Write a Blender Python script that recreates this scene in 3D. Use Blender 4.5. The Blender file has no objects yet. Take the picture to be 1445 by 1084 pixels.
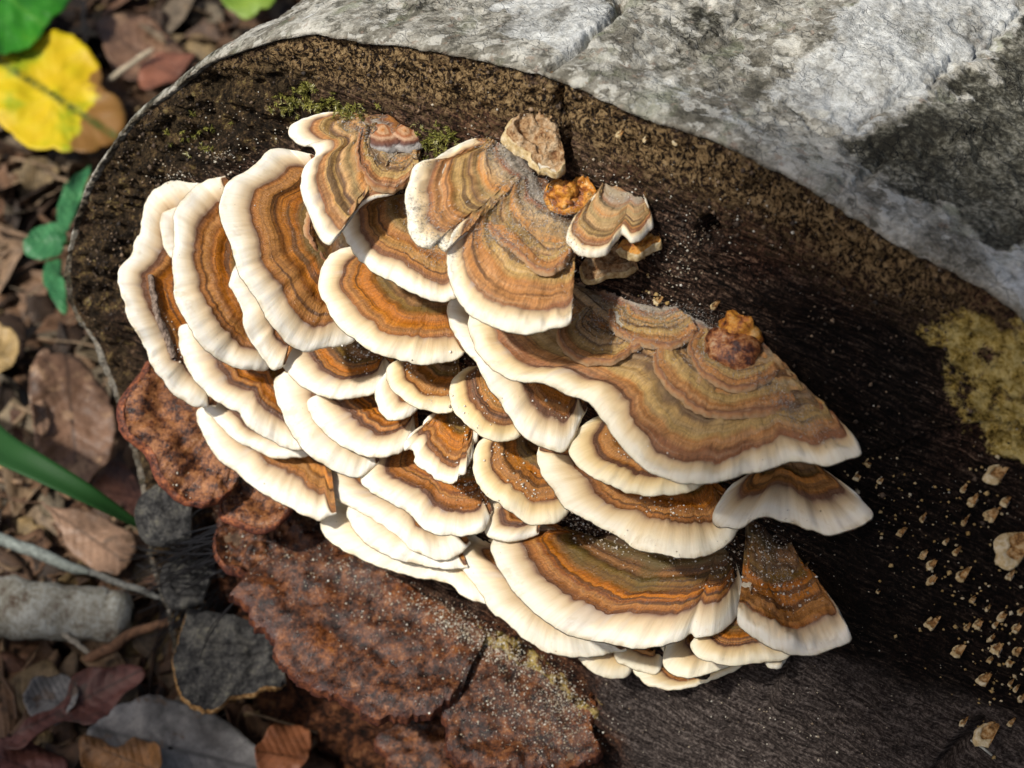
import bpy, math, random
import numpy as np
from mathutils import Vector
from mathutils.bvhtree import BVHTree

# ------------------------------------------------------------------ camera, sky, sun, exposure
scene = bpy.context.scene
CM = 0.01                                   # everything below is thought out in centimetres
PITCH = math.radians(48.0)
HFOV = math.radians(30.0)
DIST = 14.45 / math.tan(HFOV / 2)
FWD = np.array([0, math.cos(PITCH), -math.sin(PITCH)])
RGT = np.array([1.0, 0, 0])
UPV = np.cross(RGT, FWD)
CAM = -DIST * FWD
cam_data = bpy.data.cameras.new('camera')
cam = bpy.data.objects.new('camera', cam_data)
scene.collection.objects.link(cam)
cam.location = Vector(CAM * CM)
cam.rotation_euler = (math.radians(90) - PITCH, 0, 0)
cam_data.sensor_width = 36
cam_data.sensor_fit = 'HORIZONTAL'
cam_data.lens = 18 / math.tan(HFOV / 2)
cam_data.clip_start = 0.02
cam_data.clip_end = 200
cam_data.dof.use_dof = True
cam_data.dof.focus_distance = 0.52
cam_data.dof.aperture_fstop = 17
scene.camera = cam

SUN_DIR = np.array([-0.50, -0.30, 0.81])    # towards the sun
SUN_DIR /= np.linalg.norm(SUN_DIR)
world = bpy.data.worlds.new('World')
scene.world = world
world.use_nodes = True
wn = world.node_tree
bg = wn.nodes['Background']
sky = wn.nodes.new('ShaderNodeTexSky')
sky.sky_type = 'NISHITA'
sky.sun_disc = False
sky.sun_elevation = math.asin(SUN_DIR[2])
sky.sun_rotation = math.atan2(SUN_DIR[0], SUN_DIR[1])
wn.links.new(sky.outputs[0], bg.inputs['Color'])
sky.dust_density = 4.0
sky.ozone_density = 0.6
bg.inputs['Strength'].default_value = 0.09
sun_data = bpy.data.lights.new('sun', 'SUN')
sun_data.energy = 4.3
sun_data.angle = math.radians(2.5)
sun_data.color = (1.0, 0.965, 0.90)
sun = bpy.data.objects.new('sun', sun_data)
scene.collection.objects.link(sun)
sun.rotation_euler = Vector(SUN_DIR).to_track_quat('Z', 'Y').to_euler()
sun.location = (-1, 0, 2)
scene.view_settings.view_transform = 'Standard'
scene.view_settings.look = 'None'
scene.view_settings.gamma = 1
scene.view_settings.exposure = 0.03
scene.view_settings.use_curve_mapping = False
scene.cycles.max_bounces = 6

# ------------------------------------------------------------------ the cut face of the log and the mapping picture point -> place
PW, PH = 1445, 1084
KPX = math.tan(HFOV / 2) / (PW / 2)
CN, ANG = 0.68, math.radians(42)
N = -CN * FWD + math.sqrt(1 - CN * CN) * (-math.cos(ANG) * RGT - math.sin(ANG) * UPV)   # normal of the cut face
T = np.cross([0, 0, 1.0], N); T /= np.linalg.norm(T)      # level direction in the cut face
V = np.cross(N, T)                                        # uphill direction in the cut face
OUT = N * [1, 1, 0]; OUT /= np.linalg.norm(OUT)           # level direction out of the face
UP = np.array([0, 0, 1.0])
GROUND_Z = -21.0

def rays(p):
    p = np.atleast_2d(np.asarray(p, float))
    return FWD + RGT * ((p[:, :1] - PW / 2) * KPX) - UPV * ((p[:, 1:2] - PH / 2) * KPX)
def on_plane(p, R, P):
    d = rays(p)
    return CAM + d * (((R - CAM) @ P) / (d @ P))[:, None]
def on_face(p): return on_plane(p, np.zeros(3), N)
def on_ground(p, z=GROUND_Z): return on_plane(p, np.array([0, 0, z]), UP)
def to_px(P):
    q = P - CAM
    z = q @ FWD
    return np.stack([PW / 2 + (q @ RGT) / z / KPX, PH / 2 - (q @ UPV) / z / KPX], -1)

# ------------------------------------------------------------------ numeric noise
def _hash(i, j, k, seed):
    h = (i * 374761393 + j * 668265263 + k * 2147483647 + seed * 1274126177) & 0xffffffff
    h = ((h ^ (h >> 13)) * 1274126177) & 0xffffffff
    h = ((h ^ (h >> 16)) * 2246822519) & 0xffffffff
    return ((h ^ (h >> 15)) & 0xffff) / 32767.5 - 1.0
def vnoise(x, y=0.0, z=0.0, seed=0):
    x, y, z = np.broadcast_arrays(np.asarray(x, float), np.asarray(y, float), np.asarray(z, float))
    xi, yi, zi = np.floor(x).astype(np.int64), np.floor(y).astype(np.int64), np.floor(z).astype(np.int64)
    fx, fy, fz = x - xi, y - yi, z - zi
    fx, fy, fz = [f * f * f * (f * (f * 6 - 15) + 10) for f in (fx, fy, fz)]
    r = 0
    for a in (0, 1):
        for b in (0, 1):
            for c in (0, 1):
                w = (fx if a else 1 - fx) * (fy if b else 1 - fy) * (fz if c else 1 - fz)
                r = r + w * _hash(xi + a, yi + b, zi + c, seed)
    return r
def fbm(x, y=0.0, z=0.0, seed=0, octs=4, gain=0.5):
    r, a, f = 0, 1.0, 1.0
    for o in range(octs):
        r = r + a * vnoise(np.asarray(x) * f, np.asarray(y) * f, np.asarray(z) * f, seed + o * 17)
        a *= gain; f *= 2.03
    return r
def smooth(a, b, x):
    t = np.clip((x - a) / (b - a), 0, 1)
    return t * t * (3 - 2 * t)
def in_poly(p, poly):
    c = np.zeros(len(p), bool)
    for i in range(len(poly)):
        x0, y0 = poly[i]; x1, y1 = poly[i - 1]
        m = (y0 > p[:, 1]) != (y1 > p[:, 1])
        c ^= m & (p[:, 0] < (x1 - x0) * (p[:, 1] - y0) / ((y1 - y0) or 1e-9) + x0)
    return c
def seg_dist(p, line):
    best = np.full(len(p), 1e9)
    for a, b in zip(line[:-1], line[1:]):
        a = np.array(a, float); d = np.array(b, float) - a
        t = np.clip(((p - a) @ d) / (d @ d), 0, 1)
        best = np.minimum(best, np.hypot(*(p - a - t[:, None] * d).T))
    return best
def poly_mask(p, poly, soft):
    d = seg_dist(p, list(poly) + [poly[0]])
    return smooth(-soft, soft, np.where(in_poly(p, poly), d, -d))
def spline(pts, step, closed=False):
    P = np.array(pts, float)
    if closed: P = np.vstack([P[-1], P, P[0], P[1]])
    else: P = np.vstack([2 * P[0] - P[1], P, 2 * P[-1] - P[-2]])
    out = []
    t = np.linspace(0, 1, 24, endpoint=False)[:, None]
    for i in range(1, len(P) - 2):
        a, b, c, d = P[i - 1], P[i], P[i + 1], P[i + 2]
        out.append(.5 * (2 * b + (c - a) * t + (2 * a - 5 * b + 4 * c - d) * t**2 + (3 * b - a - 3 * c + d) * t**3))
    out = np.vstack(out + [P[-2:-1]])
    s = np.r_[0, np.cumsum(np.linalg.norm(np.diff(out, axis=0), axis=1))]
    n = max(int(s[-1] / step), 8)
    u = np.linspace(0, s[-1], n + 1)
    if closed: u = u[:-1]
    return np.stack([np.interp(u, s, out[:, k]) for k in range(out.shape[1])], -1)

# ------------------------------------------------------------------ objects
COL = scene.collection
def put(o, base=None, parent=None):
    COL.objects.link(o)
    if parent is not None: o.parent = parent
    elif base is not None: o.location = Vector(np.asarray(base) * CM)
    return o
def empty(name, base):
    o = bpy.data.objects.new(name, None)
    o.empty_display_size = 0.01
    return put(o, base)
def tag(o, label, cat=None, group=None, kind=None):
    if label: o['label'] = label
    if cat: o['category'] = cat
    if group: o['group'] = group
    if kind: o['kind'] = kind
    return o
def mesh_obj(name, v, faces, mat, base=(0, 0, 0), parent=None, attrs=None, normals=None, smooth_=True):
    base = np.asarray(base, float)
    v = (np.asarray(v, float) - base) * CM
    me = bpy.data.meshes.new(name)
    if isinstance(faces, np.ndarray):
        k = faces.shape[1]
        me.vertices.add(len(v)); me.vertices.foreach_set('co', v.ravel())
        me.loops.add(faces.size); me.loops.foreach_set('vertex_index', faces.ravel().astype(np.int32))
        me.polygons.add(len(faces))
        me.polygons.foreach_set('loop_start', np.arange(0, faces.size, k, dtype=np.int32))
        me.polygons.foreach_set('loop_total', np.full(len(faces), k, np.int32))
        me.update(calc_edges=True)
    else:
        me.from_pydata(v.tolist(), [], [tuple(int(i) for i in f) for f in faces])
    if smooth_: me.polygons.foreach_set('use_smooth', np.ones(len(me.polygons), bool))
    for k, a in (attrs or {}).items():
        a = np.asarray(a, np.float32)
        if a.ndim == 2:
            me.attributes.new(k, 'FLOAT_VECTOR', 'POINT').data.foreach_set('vector', a.ravel())
        else:
            me.attributes.new(k, 'FLOAT', 'POINT').data.foreach_set('value', a)
    if normals is not None:
        me.normals_split_custom_set_from_vertices(normals.tolist())
    me.materials.append(mat)
    me.update()
    return put(bpy.data.objects.new(name, me), base, parent)
def grid_faces(nr, nc, wrap=False, flip=False):
    i, j = np.meshgrid(np.arange(nr - 1), np.arange(nc if wrap else nc - 1), indexing='ij')
    a = i * nc + j; b = i * nc + (j + 1) % nc
    f = np.stack([a, b, b + nc, a + nc], -1).reshape(-1, 4)
    return f[:, ::-1].copy() if flip else f
def vert_normals(v, f):
    q = v[f]
    fn = np.cross(q[:, 2] - q[:, 0], q[:, 3 if f.shape[1] == 4 else 1] - q[:, 1 if f.shape[1] == 4 else 0])
    n = np.zeros_like(v)
    for k in range(f.shape[1]): np.add.at(n, f[:, k], fn)
    return n / np.maximum(np.linalg.norm(n, axis=1, keepdims=True), 1e-12)
def tube(path, rad, sides=8, cap=True):
    path = np.asarray(path, float); n = len(path)
    rad = np.broadcast_to(rad, (n,))
    tg = np.gradient(path, axis=0); tg /= np.linalg.norm(tg, axis=1, keepdims=True) + 1e-9
    ref = np.array([0.3, 0.2, 0.93])
    a = np.cross(tg, ref); a /= np.linalg.norm(a, axis=1, keepdims=True) + 1e-9
    b = np.cross(tg, a)
    th = np.linspace(0, 2 * math.pi, sides, endpoint=False)
    v = path[:, None] + rad[:, None, None] * (np.cos(th)[None, :, None] * a[:, None] + np.sin(th)[None, :, None] * b[:, None])
    return v.reshape(-1, 3), grid_faces(n, sides, True)

# ------------------------------------------------------------------ materials
class Mat:
    def __init__(s, name):
        s.m = bpy.data.materials.new(name); s.m.use_nodes = True
        s.nt = s.m.node_tree; s.b = s.nt.nodes['Principled BSDF']
        s.out = s.nt.nodes['Material Output']
        g = s.nt.nodes.new('ShaderNodeNewGeometry')
        s.pos = s.vmath('SCALE', g.outputs['Position'], 100.0)     # world position in cm
    def put(s, sock, v):
        if isinstance(v, bpy.types.NodeSocket): s.nt.links.new(v, sock)
        elif v is not None:
            try: sock.default_value = v
            except Exception: sock.default_value = (v, v, v)
    def vmath(s, op, a, b=None):
        n = s.nt.nodes.new('ShaderNodeVectorMath'); n.operation = op
        s.put(n.inputs[0], a)
        if op == 'SCALE': s.put(n.inputs['Scale'], b)
        elif b is not None: s.put(n.inputs[1], b)
        return n.outputs[0]
    def math(s, op, a, b=None, c=None, clamp=False):
        n = s.nt.nodes.new('ShaderNodeMath'); n.operation = op; n.use_clamp = clamp
        for i, x in enumerate((a, b, c)): s.put(n.inputs[i], x)
        return n.outputs[0]
    def attr(s, name, what='Fac'):
        n = s.nt.nodes.new('ShaderNodeAttribute'); n.attribute_name = name
        return n.outputs[what]
    def sep(s, v):
        n = s.nt.nodes.new('ShaderNodeSeparateXYZ'); s.put(n.inputs[0], v); return n.outputs
    def comb(s, x, y, z):
        n = s.nt.nodes.new('ShaderNodeCombineXYZ')
        for i, a in enumerate((x, y, z)): s.put(n.inputs[i], a)
        return n.outputs[0]
    def noise(s, vec, scale, detail=4, rough=0.55, dist=0.0, col=False):
        n = s.nt.nodes.new('ShaderNodeTexNoise'); s.put(n.inputs['Vector'], vec)
        n.inputs['Scale'].default_value = scale; n.inputs['Detail'].default_value = detail
        n.inputs['Roughness'].default_value = rough; n.inputs['Distortion'].default_value = dist
        return n.outputs['Color' if col else 'Fac']
    def voro(s, vec, scale, feature='F1', out='Distance', rnd=1.0):
        n = s.nt.nodes.new('ShaderNodeTexVoronoi'); n.feature = feature; s.put(n.inputs['Vector'], vec)
        n.inputs['Scale'].default_value = scale; n.inputs['Randomness'].default_value = rnd
        return n.outputs[out]
    def ramp(s, fac, stops, mode='LINEAR'):
        n = s.nt.nodes.new('ShaderNodeValToRGB'); s.put(n.inputs[0], fac)
        e = n.color_ramp.elements; n.color_ramp.interpolation = mode
        while len(e) < len(stops): e.new(0.5)
        for x, (p, c) in zip(e, stops):
            x.position = p
            x.color = (c, c, c, 1) if not hasattr(c, '__len__') else (*c, 1)
        return n.outputs[0]
    def mix(s, fac, a, b, blend='MIX'):
        n = s.nt.nodes.new('ShaderNodeMix'); n.data_type = 'RGBA'; n.blend_type = blend
        s.put(n.inputs['Factor'], fac)
        for i, x in ((6, a), (7, b)):
            if isinstance(x, tuple) and len(x) == 3: x = (*x, 1)
            s.put(n.inputs[i], x)
        return n.outputs[2]
    def bump(s, h, strength=0.5, dist=0.1, normal=None):
        n = s.nt.nodes.new('ShaderNodeBump'); s.put(n.inputs['Height'], h)
        n.inputs['Strength'].default_value = strength; n.inputs['Distance'].default_value = dist * CM
        if normal is not None: s.put(n.inputs['Normal'], normal)
        return n.outputs[0]
    def done(s, color, rough=0.7, normal=None, spec=0.4, sss=0, **kw):
        s.put(s.b.inputs['Base Color'], (*color, 1) if isinstance(color, tuple) else color)
        s.put(s.b.inputs['Roughness'], rough)
        s.put(s.b.inputs['Specular IOR Level'], spec)
        if normal is not None: s.put(s.b.inputs['Normal'], normal)
        if sss:
            s.b.inputs['Subsurface Weight'].default_value = sss
            s.b.inputs['Subsurface Radius'].default_value = (1, 0.7, 0.45)
            s.b.inputs['Subsurface Scale'].default_value = 0.0015
        for k, v in kw.items(): s.put(s.b.inputs[k.replace('_', ' ')], v)
        return s.m

# ------------------------------------------------------------------ surface materials of the log
def bark_material():
    m = Mat('grey_bark')
    p = m.pos
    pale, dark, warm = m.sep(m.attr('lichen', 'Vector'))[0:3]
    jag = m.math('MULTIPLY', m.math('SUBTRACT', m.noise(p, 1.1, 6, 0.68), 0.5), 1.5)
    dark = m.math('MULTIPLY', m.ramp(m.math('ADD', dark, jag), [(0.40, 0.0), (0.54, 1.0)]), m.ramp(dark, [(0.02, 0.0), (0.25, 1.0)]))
    pale = m.math('MULTIPLY', m.ramp(m.math('ADD', pale, m.math('MULTIPLY', jag, -1.0)), [(0.42, 0.0), (0.54, 1.0)]), m.ramp(pale, [(0.02, 0.0), (0.25, 1.0)]))
    along = m.vmath('MULTIPLY', m.attr('along', 'Vector'), (0.42, 1.0, 1.0))       # drawn out along the log
    warp = m.vmath('ADD', along, m.vmath('SCALE', m.noise(p, 0.8, 3, 0.55, col=True), 0.9))
    big = m.noise(along, 0.45, 4, 0.6)
    mid = m.noise(warp, 1.25, 6, 0.66)
    fine = m.noise(p, 7.0, 5, 0.7)
    blot = m.noise(m.vmath('ADD', p, m.vmath('SCALE', m.noise(p, 2.2, 3, col=True), 0.7)), 1.9, 4, 0.6)
    cells2 = m.voro(m.vmath('ADD', p, m.vmath('SCALE', m.noise(p, 3.0, 3, 0.6, col=True), 0.4)), 2.3, 'DISTANCE_TO_EDGE')
    crack2 = m.math('MULTIPLY', m.ramp(cells2, [(0.0, 1.0), (0.06, 0.0)]), m.ramp(m.noise(p, 0.9, 3), [(0.44, 0.0), (0.58, 1.0)]))
    tone = m.math('ADD', m.math('ADD', m.math('MULTIPLY', mid, 0.55), m.math('MULTIPLY', big, 0.35)), m.math('MULTIPLY', fine, 0.22))
    c = m.ramp(tone, [(0.43, (0.050, 0.045, 0.033)), (0.50, (0.15, 0.138, 0.108)), (0.56, (0.27, 0.255, 0.21)),
                      (0.63, (0.46, 0.44, 0.375)), (0.72, (0.62, 0.60, 0.53))])
    c = m.mix(m.ramp(blot, [(0.55, 0.0), (0.585, 0.7)]), c, (0.54, 0.525, 0.46))            # pale crusts with an edge of their own
    c = m.mix(m.ramp(blot, [(0.385, 0.75), (0.42, 0.0)]), c, (0.07, 0.065, 0.048))
    c = m.mix(m.ramp(m.noise(warp, 1.0, 3), [(0.54, 0.0), (0.66, 0.5)]), c, (0.15, 0.17, 0.095))
    c = m.mix(m.ramp(m.noise(p, 2.6, 3, 0.6), [(0.62, 0.0), (0.68, 0.6)]), c, (0.26, 0.19, 0.14))
    palec = m.ramp(m.math('ADD', m.math('MULTIPLY', fine, 0.5), m.math('MULTIPLY', mid, 0.5)),
                   [(0.38, (0.25, 0.245, 0.22)), (0.48, (0.43, 0.43, 0.40)), (0.60, (0.62, 0.63, 0.60))])
    pm = m.math('MULTIPLY', pale, m.ramp(m.noise(warp, 1.6, 5, 0.6), [(0.36, 0.35), (0.50, 1.0)]))
    c = m.mix(pm, c, palec)
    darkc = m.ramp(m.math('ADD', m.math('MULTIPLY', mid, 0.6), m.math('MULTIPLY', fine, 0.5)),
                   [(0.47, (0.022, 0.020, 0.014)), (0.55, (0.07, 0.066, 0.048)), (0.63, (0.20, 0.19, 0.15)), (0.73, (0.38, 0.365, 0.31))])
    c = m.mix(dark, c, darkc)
    cr = m.math('MULTIPLY', crack2, m.math('ADD', 0.35, m.math('MULTIPLY', dark, 0.5)))
    c = m.mix(m.math('MULTIPLY', cr, m.math('SUBTRACT', 1.0, m.math('MULTIPLY', pale, 0.8))), c, (0.035, 0.032, 0.026))
    # the raw brown edge where the bark was sawn
    c = m.mix(warm, c, m.ramp(fine, [(0.4, (0.03, 0.022, 0.015)), (0.62, (0.16, 0.105, 0.06))]))
    h = m.math('SUBTRACT', m.math('ADD', m.math('ADD', m.math('MULTIPLY', mid, 0.6), m.math('MULTIPLY', blot, 0.45)), m.math('MULTIPLY', fine, 0.28)), m.math('MULTIPLY', cr, 0.4))
    return m.done(c, 0.9, m.bump(h, 0.9, 0.26), 0.15)

def wood_material():
    m = Mat('rotten_wood')
    p = m.pos
    ring = m.attr('ring')
    yel, gry, rot = m.sep(m.attr('region', 'Vector'))[0:3]
    tv = m.attr('tv', 'Vector')
    grain = m.noise(m.vmath('MULTIPLY', tv, (0.7, 5.0, 1.0)), 2.2, 5, 0.62, 0.4)
    fine = m.noise(p, 11, 5, 0.7)
    mid = m.noise(p, 2.2, 5, 0.62)
    big = m.noise(p, 0.5, 3)
    wood = m.ramp(m.math('ADD', m.math('MULTIPLY', grain, 0.55), m.math('MULTIPLY', fine, 0.5)),
                  [(0.44, (0.004, 0.003, 0.002)), (0.515, (0.022, 0.013, 0.009)), (0.575, (0.085, 0.050, 0.034)), (0.65, (0.27, 0.18, 0.12))])
    wet_shade = m.ramp(m.math('ADD', m.math('MULTIPLY', grain, 0.5), m.math('MULTIPLY', fine, 0.5)),
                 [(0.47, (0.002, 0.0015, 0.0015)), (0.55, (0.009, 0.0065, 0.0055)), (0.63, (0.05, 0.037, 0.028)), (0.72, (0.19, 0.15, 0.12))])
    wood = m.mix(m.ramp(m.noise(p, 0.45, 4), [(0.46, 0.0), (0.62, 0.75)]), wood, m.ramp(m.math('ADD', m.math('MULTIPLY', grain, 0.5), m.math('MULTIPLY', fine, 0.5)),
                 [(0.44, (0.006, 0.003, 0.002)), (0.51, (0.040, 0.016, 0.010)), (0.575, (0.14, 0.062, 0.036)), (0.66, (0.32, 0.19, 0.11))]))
    wood = m.mix(m.attr('wet'), wood, wet_shade)  # near-black wet wood, with the shade on the right painted into it
    # fibrous tan band just inside the bark
    fib = m.noise(m.vmath('MULTIPLY', m.vmath('ADD', p, m.vmath('SCALE', m.noise(p, 2.5, 3, col=True), 0.6)), (1.6, 1.0, 1.0)), 6.5, 4, 0.66)
    tan = m.ramp(fib, [(0.42, (0.010, 0.007, 0.005)), (0.475, (0.07, 0.042, 0.020)), (0.52, (0.27, 0.17, 0.075)), (0.62, (0.46, 0.32, 0.16))])
    rj = m.math('ADD', ring, m.math('MULTIPLY', m.math('SUBTRACT', mid, 0.5), 1.4))
    band = m.math('MULTIPLY', m.ramp(m.math('DIVIDE', rj, 4.0), [(0.0, 0.35), (0.05, 0.95), (0.28, 0.9), (0.42, 0.25), (0.66, 0.0)]),
                  m.attr('band'))
    c = m.mix(band, wood, tan)
    # rotten corner with ochre crumbs
    rotc = m.ramp(m.math('ADD', m.math('MULTIPLY', mid, 0.6), m.math('MULTIPLY', fine, 0.45)),
                  [(0.46, (0.006, 0.005, 0.004)), (0.535, (0.025, 0.018, 0.010)), (0.59, (0.09, 0.055, 0.028)), (0.65, (0.24, 0.18, 0.06)), (0.71, (0.46, 0.42, 0.28))])
    c = m.mix(m.math('MULTIPLY', rot, 0.85), c, rotc)
    gc = m.ramp(m.math('ADD', m.math('MULTIPLY', grain, 0.45), m.math('MULTIPLY', fine, 0.6)),
                [(0.43, (0.014, 0.010, 0.009)), (0.53, (0.062, 0.048, 0.042)), (0.64, (0.19, 0.155, 0.135))])
    c = m.mix(gry, c, gc)
    yc = m.ramp(m.math('ADD', m.math('MULTIPLY', mid, 0.5), m.math('MULTIPLY', fine, 0.5)),
                [(0.40, (0.08, 0.05, 0.010)), (0.48, (0.50, 0.35, 0.08)), (0.57, (0.70, 0.56, 0.22))])
    ym = m.ramp(m.math('ADD', m.math('MULTIPLY', yel, 0.72), m.math('MULTIPLY', m.math('SUBTRACT', m.noise(p, 1.6, 6, 0.68), 0.5), 2.2)), [(0.42, 0.0), (0.62, 0.9)])
    c = m.mix(m.math('MULTIPLY', ym, m.ramp(yel, [(0.02, 0.0), (0.3, 1.0)])), c, yc)
    rs = m.ramp(m.math('ADD', m.math('MULTIPLY', mid, 0.6), m.math('MULTIPLY', fine, 0.45)), [(0.44, (0.008, 0.005, 0.004)), (0.52, (0.045, 0.018, 0.010)), (0.59, (0.13, 0.048, 0.02)), (0.68, (0.24, 0.11, 0.05))])
    c = m.mix(m.math('MULTIPLY', m.attr('rust'), m.math('SUBTRACT', 1.0, m.math('MULTIPLY', ym, yel))), c, rs)
    # scattered pale flecks
    fl = m.math('MULTIPLY', m.ramp(m.voro(p, 9.0), [(0.10, 1.0), (0.17, 0.0)]), m.ramp(m.noise(p, 1.1, 4, 0.7), [(0.60, 0.0), (0.70, 0.8)]))
    c = m.mix(fl, c, (0.40, 0.34, 0.25))
    h = m.math('ADD', m.math('MULTIPLY', fib, m.math('MULTIPLY', band, 1.2)), m.math('ADD', m.math('MULTIPLY', grain, 0.6), m.math('MULTIPLY', fine, 0.6)))
    rough = m.ramp(fine, [(0.35, 0.5), (0.6, 0.9)])
    return m.done(c, rough, m.bump(h, 1.0, 0.22), 0.10)

# ------------------------------------------------------------------ the log
RIM = [(1445,425),(1362,376),(1281,336),(1190,283),(1139,250),(1080,218),(1020,191),(940,160),(860,128),(784,101),(680,72),(600,55),(520,46),(450,39),
       (380,46),(330,62),(270,92),(225,128),(180,165),(140,220),(110,290),(90,370),(95,430),(130,480),(150,530),(172,590),(190,650),
       (204,720),(212,800),(236,870),(250,930),(275,985),(310,1040)]
TC = np.array([2.0, -7.0])
rp = on_face(RIM)
rim_tv = np.vstack([np.stack([rp @ T, rp @ V], -1),
                    [(-5.5, -23.2), (0, -24.5), (6, -24.0), (12, -21.5), (17, -16.5), (20, -10), (20.3, -3), (18.3, 3.2), (15.6, 7.2)]])
ra = np.unwrap(np.arctan2(rim_tv[:, 1] - TC[1], rim_tv[:, 0] - TC[0]))
rr = np.hypot(*(rim_tv - TC).T)
o_ = np.argsort(ra); ra, rr = ra[o_], rr[o_]
def rim_radius(phi):
    ph = (phi - ra[0]) % (2 * math.pi) + ra[0]
    return np.interp(ph, np.r_[ra, ra[0] + 2 * math.pi], np.r_[rr, rr[0]])
PHI = np.radians(np.r_[np.linspace(40, 262, 1000, endpoint=False), np.linspace(262, 400, 180, endpoint=False)])
RAD = rim_radius(PHI)
RAD = RAD + .06 * fbm(PHI * 9, 0, seed=12, octs=3)
RAD = np.convolve(np.r_[RAD[-4:], RAD, RAD[:4]], np.ones(9) / 9, 'valid')
er = np.cos(PHI)[:, None] * T + np.sin(PHI)[:, None] * V              # outward direction of each rim point
RIM3 = (TC[0] + RAD * np.cos(PHI))[:, None] * T + (TC[1] + RAD * np.sin(PHI))[:, None] * V

def bark_shift(P):
    return (fbm(*(P * 0.16).T, seed=3, octs=2) * 0.28 + fbm(*(P * 0.8).T, seed=5, octs=3) * 0.08
            + np.abs(fbm(*(P * 2.1).T, seed=9, octs=3)) * -0.12)
CRACKS_BARK = [[(888, -5), (872, 14), (852, 33), (822, 60), (800, 80), (780, 101)], [(1180, 190), (1240, 165), (1300, 130), (1360, 80), (1445, 20)], [(985, 70), (1010, 40), (1050, 5)],
               [(1160, 195), (1130, 180), (1100, 140)], [(1190, 270), (1260, 235), (1330, 215), (1400, 180)], [(540, 30), (580, 8), (600, -10)]]

log = tag(empty('log', RIM3[np.argmin(RIM3[:, 2])]), 'thick grey barked log lying sawn end towards us, covered in bracket fungus', 'log')
LOGB = np.array(log.location) / CM

def build_bark():
    a = np.r_[0.3, -0.06, np.linspace(0.02, 18, 190), np.linspace(18.6, 70, 40)]
    P = RIM3[None] - N * a[:, None, None]
    sh = P.reshape(-1, 3)
    d = bark_shift(sh).reshape(P.shape[:2])
    edge = smooth(0, 2.5, a)[:, None]
    d = d * (0.15 + 0.85 * edge) - 0.12 * (1 - smooth(0, 0.35, a))[:, None]
    lip = 0.08 + 0.06 * fbm(*(RIM3 * .9).T, seed=15, octs=3) + .06 * fbm(*(RIM3 * 4).T, seed=16, octs=2)
    d[0] = d[2] - 0.26 - .06 * fbm(*(RIM3 * 2.5).T, seed=17, octs=2); d[1] = d[2] - 0.10
    P = P + er[None] * d[..., None]
    P[1] += N * lip[:, None]; P[2] += N * lip[:, None] * .7
    flat = P.reshape(-1, 3)
    px = to_px(flat)
    j = np.stack([fbm(*(flat * .7).T, seed=21, octs=4), fbm(*(flat * .7).T, seed=22, octs=4)], -1) * 26
    for k, line in enumerate(CRACKS_BARK):
        dd = seg_dist(px + j * (0.3 if k == 0 else .75), line)
        dent = np.exp(-(dd / (5.0 if k == 0 else 3.6)) ** 2) * (0.5 if k == 0 else .16)
        P = P - er[None] * dent.reshape(d.shape)[..., None]
    px = px + j
    pale = np.maximum.reduce([
        poly_mask(px, [(690, 40), (760, -20), (900, -20), (840, 40), (800, 70), (740, 62)], 22),
        poly_mask(px, [(1215, -40), (1420, -40), (1445, 20), (1350, 105), (1270, 165), (1190, 195), (1110, 170), (1080, 120), (1160, 60)], 40) * 0.9,
        poly_mask(px, [(1365, 340), (1400, 330), (1500, 400), (1480, 440), (1430, 415)], 14),
        poly_mask(px, [(250, 90), (330, 30), (420, 5), (480, 0), (440, 30), (380, 38), (300, 70)], 25) * 0.5,
        poly_mask(px, [(880, 120), (980, 90), (1130, 190), (1080, 205)], 30) * 0.5])
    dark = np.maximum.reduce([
        poly_mask(px, [(1180, 205), (1280, 170), (1370, 105), (1460, 10), (1700, 100), (1600, 420), (1400, 330), (1300, 290)], 30) * 0.85,  # dark cracked bark on the right, its shade painted in as well
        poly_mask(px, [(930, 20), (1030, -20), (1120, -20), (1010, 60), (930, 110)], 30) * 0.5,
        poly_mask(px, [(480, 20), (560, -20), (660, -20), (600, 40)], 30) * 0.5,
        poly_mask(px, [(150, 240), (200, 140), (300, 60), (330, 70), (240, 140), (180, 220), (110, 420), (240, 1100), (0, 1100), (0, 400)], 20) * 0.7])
    warm = np.where(np.arange(len(a)) == 0, 1.0, np.where(np.arange(len(a)) == 1, .45, 0))[:, None] * np.ones(len(PHI))
    warm = np.clip(warm * 0.9, 0, 1)
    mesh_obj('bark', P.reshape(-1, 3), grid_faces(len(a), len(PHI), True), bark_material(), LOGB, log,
             {'lichen': np.stack([pale, dark, warm.ravel()], -1),  # second channel: dark bark including painted shade, not lichen
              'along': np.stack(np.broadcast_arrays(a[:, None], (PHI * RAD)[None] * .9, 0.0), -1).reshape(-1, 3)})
    return P[2], d[2]
bark_rim, rim_shift = build_bark()

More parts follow.
